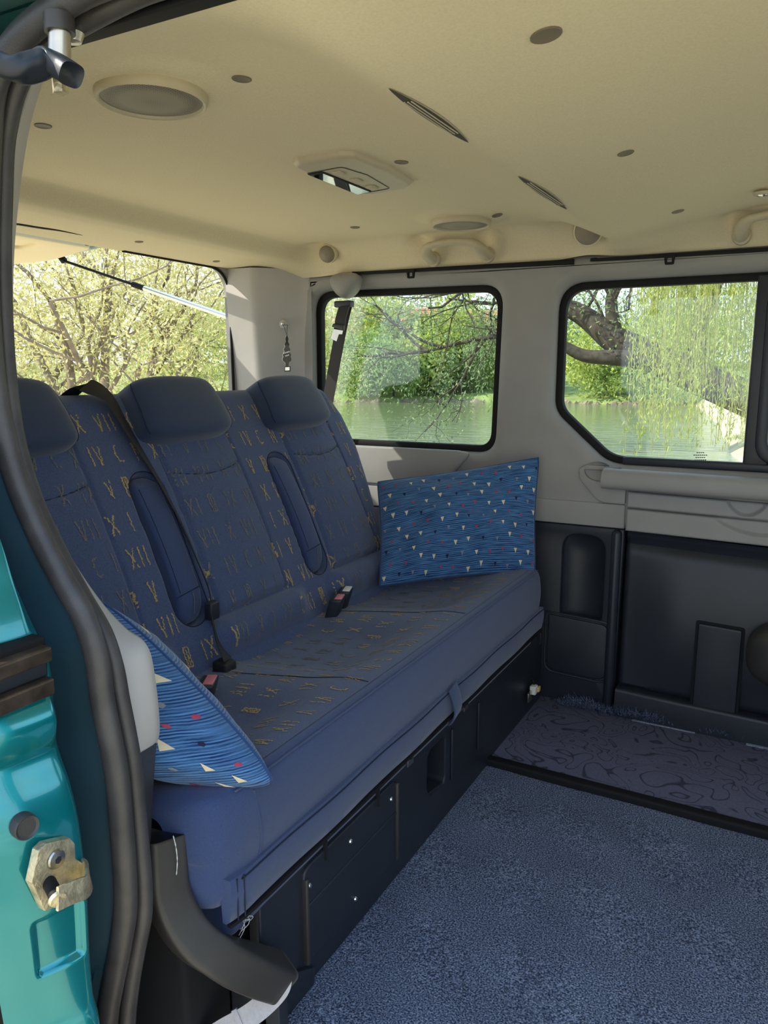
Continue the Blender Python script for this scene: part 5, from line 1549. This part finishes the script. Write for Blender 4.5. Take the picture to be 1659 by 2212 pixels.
def leaves(name, C, length, width, m, parent, droop=0.0, jitter=0.3):
    C = np.asarray(C, float); n = len(C)
    d = RNG.normal(size=(n, 3)); d[:, 2] -= droop; d /= np.linalg.norm(d, axis=1)[:, None]
    r = RNG.normal(size=(n, 3)); s = np.cross(d, r); s /= np.linalg.norm(s, axis=1)[:, None]
    L = (length * (1 + jitter * RNG.uniform(-1, 1, n)))[:, None]; W = (width * (1 + jitter * RNG.uniform(-1, 1, n)))[:, None]
    V = np.stack([C - d * L / 2, C + s * W / 2, C + d * L / 2, C - s * W / 2], 1)
    return tag(fast_quads(name, V, m, parent), kind='stuff')

def tubes(name, segs, m, parent, k=6):
    """segs: list of (polyline Nx3, radii N)"""
    V, Fc = [], []
    for pl, rr in segs:
        pl = np.asarray(pl, float); n = len(pl); o = len(V)
        for i in range(n):
            t = pl[min(i + 1, n - 1)] - pl[max(i - 1, 0)]; t /= (np.linalg.norm(t) + 1e-9)
            h = np.array([0, 0, 1.0]) if abs(t[2]) < .85 else np.array([1.0, 0, 0])
            a = np.cross(t, h); a /= np.linalg.norm(a); b = np.cross(t, a)
            for j in range(k):
                th = 2 * math.pi * j / k; V.append(pl[i] + (a * math.cos(th) + b * math.sin(th)) * rr[i])
        for i in range(n - 1):
            for j in range(k):
                Fc.append((o + i * k + j, o + i * k + (j + 1) % k, o + (i + 1) * k + (j + 1) % k, o + (i + 1) * k + j))
    return pyobj(name, V, Fc, m, parent, True, False)

def grow(p, d, L, r, depth, rn, segs, tips, up=0.12, spread=0.75, kids=3, shrink=0.68, wob=0.22):
    p = np.array(p, float); d = np.array(d, float); d /= np.linalg.norm(d)
    pts = [p.copy()]; rad = [r]; n = 5
    for i in range(n):
        d = d + np.array([rn.gauss(0, wob), rn.gauss(0, wob), rn.gauss(0, wob * .7) + up]) ; d /= np.linalg.norm(d)
        p = p + d * L / n; pts.append(p.copy()); rad.append(r * (1 - .45 * (i + 1) / n))
    segs.append((np.array(pts), rad))
    if depth <= 1:
        for q in pts[1:]: tips.append(q)
    if depth <= 0: return
    for k in range(kids):
        i = rn.randint(2, n); q = pts[i]
        nd = d + np.array([rn.gauss(0, spread), rn.gauss(0, spread), rn.gauss(0, spread * .7)]); nd /= np.linalg.norm(nd)
        grow(q, nd, L * shrink * rn.uniform(.75, 1.15), rad[i] * .62, depth - 1, rn, segs, tips, up, spread, kids, shrink, wob)

def around(tips, n, rad, rn=RNG):
    tips = np.array(tips); idx = rn.integers(0, len(tips), n)
    return tips[idx] + rn.normal(size=(n, 3)) * rad

GZ, WZ = -0.55, -1.40
# ground on this bank: falls to the river at y about 9, and runs on to the right as a spit
gx = np.concatenate([np.linspace(-70, -12, 30), np.linspace(-11.5, 12, 60), np.linspace(13, 70, 20)]); gy = np.concatenate([np.linspace(-40, 4, 24), np.linspace(4.5, 14, 30), np.linspace(15, 90, 60)])
def shore(x):
    left = 9.2 + 0.5 * math.sin(x * .7) + .3 * math.sin(x * 1.9)
    pts_x = [-30, -9.3, -4.4, -2.6, -0.6, 1.2, 2.6, 4.5, 20]; pts_y = [9, 80, 52, 40, 24, 17, 12.5, 9.5, 9]
    return left
def land(x, y):
    # signed distance inside land (positive inside), roughly
    a = shore(x) - y
    xs_ = np.interp(y, [9, 12.5, 17, 24, 40, 52, 80, 95], [4.5, 2.6, 1.2, -0.6, -2.6, -4.4, -9.3, -13])
    b = (x - xs_) * .8 if y > 8 else -1e3
    return max(a, b)
XX, YY = np.meshgrid(gx, gy, indexing='ij'); ZZ = np.zeros_like(XX)
for i in range(len(gx)):
    for j in range(len(gy)):
        l = land(gx[i], gy[j]); t = float(sstep(-2.2, 0.6, l))
        ZZ[i, j] = -2.2 + (GZ + 2.2) * t + 0.04 * math.sin(gx[i] * 1.3) * math.sin(gy[j] * .9)
ZZ = np.where((np.abs(XX) < 4) & (YY > -6) & (YY < 5), GZ, ZZ)
ground = gridobj('ground', np.stack([XX, YY, ZZ], -1), M['dry_ground'], auto=False)
tag(ground, 'dry grassy river bank that the van stands on', kind='structure')
river = pyobj('river', [(-160, 6, WZ), (60, 6, WZ), (60, 120, WZ), (-160, 120, WZ)], [(0, 1, 2, 3)], M['water'], None, False)
tag(river, 'calm green river reflecting the far bank', 'river', kind='stuff')
# far bank
fx = np.linspace(-150, 40, 120); fy = np.linspace(0, 1, 24)
P = np.zeros((120, 24, 3))
def far_shore(x): return 60 + (x + 20) * 0.25 + 1.6 * math.sin(x * .21) + .8 * math.sin(x * .63)
for i, x in enumerate(fx):
    for j, s in enumerate(fy):
        y = far_shore(x) + 70 * s ** 1.6
        z = -1.9 + 1.0 * float(sstep(0.0, .06, s)) + 3.2 * float(sstep(.05, .8, s)) + .15 * math.sin(x * .5 + s * 9)
        P[i, j] = (x, y, z)
fb = gridobj('far_bank', P, M['lawn'], auto=False)
tag(fb, 'sunlit grassy bank on the far side of the river', kind='structure')
# stones at the far waterline
rn = random.Random(4)
V, Fc = [], []
for k in range(420):
    x = rn.uniform(-75, -3); y = far_shore(x) + rn.uniform(-.2, .9); r = rn.uniform(.15, .55); o = len(V)
    for q in ((1, 0, 0), (0, 1, 0), (-1, 0, 0), (0, -1, 0), (.2, .1, .8)): V.append((x + q[0] * r * rn.uniform(.7, 1.3), y + q[1] * r, WZ - .05 + q[2] * r * .9))
    for q in ((0, 1, 4), (1, 2, 4), (2, 3, 4), (3, 0, 4)): Fc.append(tuple(o + i for i in q))
tag(pyobj('shore_stones', V, Fc, M['bank_earth'], None, False), 'pale stones and earth along the far waterline', 'stones', kind='stuff')

# pale willow thicket behind the open tailgate
def thicket(name, label, base, h, seed, nl, lm, rad=.20, kids=3, ll=.055, lw=.019, spread=.62, stems=5, group=None, bark='bark_light', r0=.07):
    rn = random.Random(seed); segs, tips = [], []
    t = thing(name, label, 'tree', tuple(base), group=group)
    for k in range(stems):
        a = 2 * math.pi * k / stems + rn.uniform(-.4, .4)
        grow(np.array(base) + np.array([math.cos(a) * .2, math.sin(a) * .2, 0]), (math.cos(a) * .55, math.sin(a) * .55, 1), h * rn.uniform(.42, .6), r0 * rn.uniform(.7, 1.2), 3, rn, segs, tips, .06, spread, kids, .68)
    tubes('branches', segs, M[bark], t, 5)
    leaves('foliage', around(tips, nl, rad), ll, lw, M[lm], t, droop=.5)
    return t
thicket('willow_tree', 'pale yellow-green willow in full sun behind the tailgate', (-6.9, 6.4, GZ), 4.6, 21, 30000, 'leaf_yellow', rad=.26)
thicket('willow_tree', 'taller pale willow standing left behind the gas strut', (-9.4, 6.6, GZ), 6.0, 22, 26000, 'leaf_yellow', rad=.36, ll=.065, lw=.024)
thicket('willow_tree', 'yellow-green willow by the water seen beside the rear pillar', (-8.8, 9.4, GZ - .2), 4.6, 23, 20000, 'leaf_yellow', rad=.32, ll=.065, lw=.024)
thicket('leafy_bush', 'low lime-green bush just above the seat backs beside the rear pillar', (-7.0, 8.6, GZ), 2.4, 24, 12000, 'leaf_lime', rad=.22, stems=6, r0=.04)
thicket('leafy_bush', 'low pale bush above the left seat back behind the willows', (-12.5, 8.0, GZ), 3.4, 25, 14000, 'leaf_yellow', rad=.32, ll=.10, lw=.03, stems=6, r0=.05)

# old willow leaning over the water from the spit
lw_ = thing('leaning_willow', 'old dark-barked willow leaning left over the water behind the clipped window', 'tree', (0.6, 24, -.5))
rn = random.Random(31); segs, tips = [], []
tr = catmull([(0.9, 24, -.75), (-0.9, 24.0, 0.05), (-3.1, 24.0, 1.02), (-4.4, 24.0, 1.62), (-5.2, 24, 2.0), (-6.4, 24.0, 2.85), (-8.4, 23.6, 3.5), (-10.5, 23.2, 3.9)], 40)
segs.append((tr, np.interp(np.linspace(0, 1, 40), [0, .3, .55, .75, 1], [.55, .47, .42, .26, .07])))
low = catmull([(-3.6, 24, 1.25), (-4.8, 23.6, 1.42), (-5.9, 23.4, 1.5), (-6.8, 23.2, 1.9), (-8.6, 23, 2.1), (-11.0, 22.6, 1.6)], 26)
segs.append((low, np.linspace(.30, .03, 26)))
up1 = catmull([(-2.7, 24, .95), (-2.9, 24.2, 2.2), (-2.5, 24.3, 3.6), (-2.9, 24.2, 6.0), (-2.4, 24, 8.5)], 24); segs.append((up1, np.linspace(.32, .08, 24)))
up2 = catmull([(-5.1, 24, 2.0), (-5.3, 24, 3.2), (-4.9, 24.1, 4.4), (-5.8, 24, 6.4)], 20); segs.append((up2, np.linspace(.24, .05, 20)))
for (pl, st, dr, L_, n_) in ((tr, 18, (-.6, 0, .8), 2.6, 7), (up1, 8, (-.4, 0, .6), 3.0, 9), (up2, 5, (-.5, 0, .5), 2.6, 8), (low, 10, (-1, 0, .1), 2.2, 6), (tr, 30, (-1, -.2, -.1), 3.0, 7)):
    for k in range(n_):
        i = rn.randint(st, len(pl) - 1)
        grow(pl[i], np.array(dr) + np.array([rn.gauss(0, .5), rn.gauss(0, .5), rn.gauss(0, .4)]), L_ * rn.uniform(.7, 1.2), .055, 2, rn, segs, tips, .02, .7, 3, .7)
tubes('trunk_and_branches', segs, M['bark'], lw_, 7)
leaves('foliage', around(tips, 15000, .42), .13, .045, M['leaf_dark'], lw_, droop=.8)

# weeping willow: long hanging strands in front of it on the right
ww = thing('weeping_willow', 'weeping willow with long pale hanging strands at the right window edge', 'tree', (1.6, 16.5, -.5))
rn = random.Random(37); segs, tips = [], []
segs.append((catmull([(1.6, 16.5, -.6), (1.5, 16.5, 2), (1.1, 16.4, 4.2), (0.6, 16.3, 6.2)], 14), np.linspace(.30, .14, 14)))
for k in range(9):
    segs.append((catmull([(0.9, 16.4, 5.0), (-.3 + rn.uniform(-.6, .6), 16.2 + rn.uniform(-1, 1), 6.2), (-1.8 + rn.uniform(-.8, .8), 16 + rn.uniform(-1.5, 1.5), 6.0)], 10), np.linspace(.09, .03, 10)))
strands, sl = [], []
for k in range(190):
    x = rn.uniform(-3.0, -0.4); y = rn.uniform(14.2, 18); z1 = rn.uniform(4.2, 6.2); z0 = rn.uniform(-.7, 1.6) if rn.random() < .75 else rn.uniform(1.5, 3)
    z0 = max(z0, -0.5 + .0 * x)
    ph = rn.uniform(0, 6.28); pl = np.array([(x + .06 * math.sin(t * 3 + ph) + .05 * t, y, z1 + (z0 - z1) * t) for t in np.linspace(0, 1, 9)])
    strands.append((pl, np.linspace(.010, .005, 9)))
    m_ = int((z1 - z0) * 26)
    tt = RNG.uniform(0, 1, m_)
    for a in range(3): pass
    sl.append(np.stack([np.interp(tt, np.linspace(0, 1, 9), pl[:, a]) for a in range(3)], 1) + RNG.normal(size=(m_, 3)) * .045)
tubes('trunk_and_boughs', segs, M['bark'], ww, 7)
tag(tubes('hanging_strands', strands, M['strand'], ww, 3), kind='stuff')
leaves('foliage', np.concatenate(sl), .11, .022, M['leaf_lime'], ww, droop=2.5)

# far bank trees and bushes, each its own
def bank_point(u, add):
    d = _ray(u, 805); k = 20.0
    for _ in range(800):
        if d[1] * k > far_shore(d[0] * k) + add: break
        k *= 1.003
    return float(d[0] * k), float(d[1] * k)
def far_tree(u, dist_add, h, w, label, lm, seed, nl=5200, size=.42, name='far_tree', cat='tree', wz=0.0):
    x, y = bank_point(u, dist_add)
    fsy = far_shore(x); s = ((y - fsy) / 70) ** (1 / 1.6) if y > fsy else 0
    z = -1.9 + 1.0 * float(sstep(0, .06, s)) + 3.2 * float(sstep(.05, .8, s))
    rn = random.Random(seed); t = thing(name, label, cat, (x, y, z), group='trees and bushes along the far bank')
    tubes('trunk', [(catmull([(x, y, z - .2), (x + rn.uniform(-.3, .3), y, z + h * .4), (x + rn.uniform(-.6, .6), y, z + h * .8)], 8), np.linspace(.05 * h * .5, .05, 8))], M['bark'], t, 6)
    n_b = 16; cs = []
    for b in range(n_b):
        a = rn.uniform(0, 6.28); f = rn.random() ** .5
        cs.append((x + math.cos(a) * w * .42 * f, y + math.sin(a) * w * .42 * f, z + h * rn.uniform(.22, .92), w * rn.uniform(.14, .26)))
    cs = np.array(cs); idx = RNG.integers(0, n_b, nl); v = RNG.normal(size=(nl, 3)); v /= np.linalg.norm(v, axis=1)[:, None]
    C_ = cs[idx, :3] + v * (cs[idx, 3] * RNG.uniform(.3, 1, nl) ** .5)[:, None] * np.array([1, 1, 1.15])
    C_[:, 2] = np.maximum(C_[:, 2], z + .05)
    leaves('foliage', C_, size, size * .5, M[lm], t, droop=.6)
FT = [(716, 8, 4.6, 9, 'yellow-green far tree seen left of the hanging belt', 'leaf_lime', 'far_tree'),
      (770, 12, 6.4, 11, 'rounded olive far tree just right of the hanging belt', 'leaf_yellow', 'far_tree'),
      (800, 2, 4.5, 7, 'dark green far bush at the waterline beside the belt', 'leaf_green', 'far_bush'),
      (850, 1.5, 3.6, 8, 'clipped dark green bush on the far waterline, middle of the rounded window', 'leaf_green', 'far_bush'),
      (895, 7, 7.1, 10, 'tall lime far willow in the middle of the rounded window', 'leaf_lime', 'far_tree'),
      (945, 6, 6.4, 9, 'lime far willow right of the tall one in the rounded window', 'leaf_lime', 'far_tree'),
      (1000, 4, 5.3, 8, 'mid-green far tree near the right end of the rounded window', 'leaf_green', 'far_tree'),
      (985, 1.2, 4.0, 5, 'brownish dark far bush by the water under the willows', 'leaf_dark', 'far_bush'),
      (1055, 8, 6.0, 10, 'yellow-green far tree cut by the right edge of the rounded window', 'leaf_yellow', 'far_tree'),
      (1130, 6, 5.6, 9, 'far tree hidden behind the pillar between the windows', 'leaf_green', 'far_tree'),
      (1250, 26, 5.3, 14, 'grey-green far tree at the left end of the clipped window', 'leaf_dark', 'far_tree'),
      (1310, 1.5, 5.0, 9, 'rounded lime bush on the far waterline under the leaning trunk', 'leaf_lime', 'far_bush'),
      (1375, 2.0, 3.2, 7, 'dark low bush on the far waterline right of the lime one', 'leaf_green', 'far_bush'),
      (1400, 30, 6.0, 16, 'far green tree behind the leaning trunk', 'leaf_green', 'far_tree'),
      (1520, 30, 6.4, 18, 'far tree behind the hanging strands', 'leaf_lime', 'far_tree'),
      (430, 20, 6.4, 16, 'distant green tree seen through the willows beside the rear pillar', 'leaf_green', 'far_tree'),
      (820, 34, 6.7, 22, 'distant olive tree behind the red-roofed house', 'leaf_yellow', 'far_tree'),
      (1080, 34, 6.7, 22, 'distant olive tree far behind the window pillar', 'leaf_green', 'far_tree')]
for k, (u, da, h, w, lab, lm, nm) in enumerate(FT):
    far_tree(u, da, h, w, lab, lm, 50 + k, nl=7000 if h > 6 else 3800, size=.46 if h > 6 else .34, name=nm, cat='tree' if nm == 'far_tree' else 'bush')
def house(u, dist_add, w, dpt, h, label, seed):
    x, y = bank_point(u, dist_add)
    z = 2.4
    t = thing('house', label, 'house', (x, y, z), group='houses behind the far bank')
    rbox('walls', (x - w / 2, y - dpt / 2, z - 3.0), (x + w / 2, y + dpt / 2, z + h), M['house_wall'], t, r=0)
    o = .6
    V = [(x - w / 2 - o, y - dpt / 2 - o, z + h - .1), (x + w / 2 + o, y - dpt / 2 - o, z + h - .1), (x + w / 2 + o, y + dpt / 2 + o, z + h - .1), (x - w / 2 - o, y + dpt / 2 + o, z + h - .1), (x - w / 2 - o, y, z + h + 2.4), (x + w / 2 + o, y, z + h + 2.4)]
    pyobj('roof', V, [(0, 1, 5, 4), (2, 3, 4, 5), (0, 4, 3), (1, 2, 5), (3, 2, 1, 0)], M['roof_tile'], t, False)
    for fx_ in (-.28, 0.05, .32):
        for fz in (.9, 3.2):
            if fz + 1.3 < h: rbox('window', (x + fx_ * w - .5, y - dpt / 2 - .05, z + fz), (x + fx_ * w + .5, y - dpt / 2 + .05, z + fz + 1.3), M['pane_dark'], t, r=0)
house(842, 26, 11, 8, 3.2, 'white house with a red roof above the far trees, middle of the rounded window', 1)
house(700, 30, 14, 9, 3.0, 'pale house with a red roof left of the hanging belt', 2)
house(1035, 30, 10, 8, 3.2, 'white house half hidden at the right of the rounded window', 3)
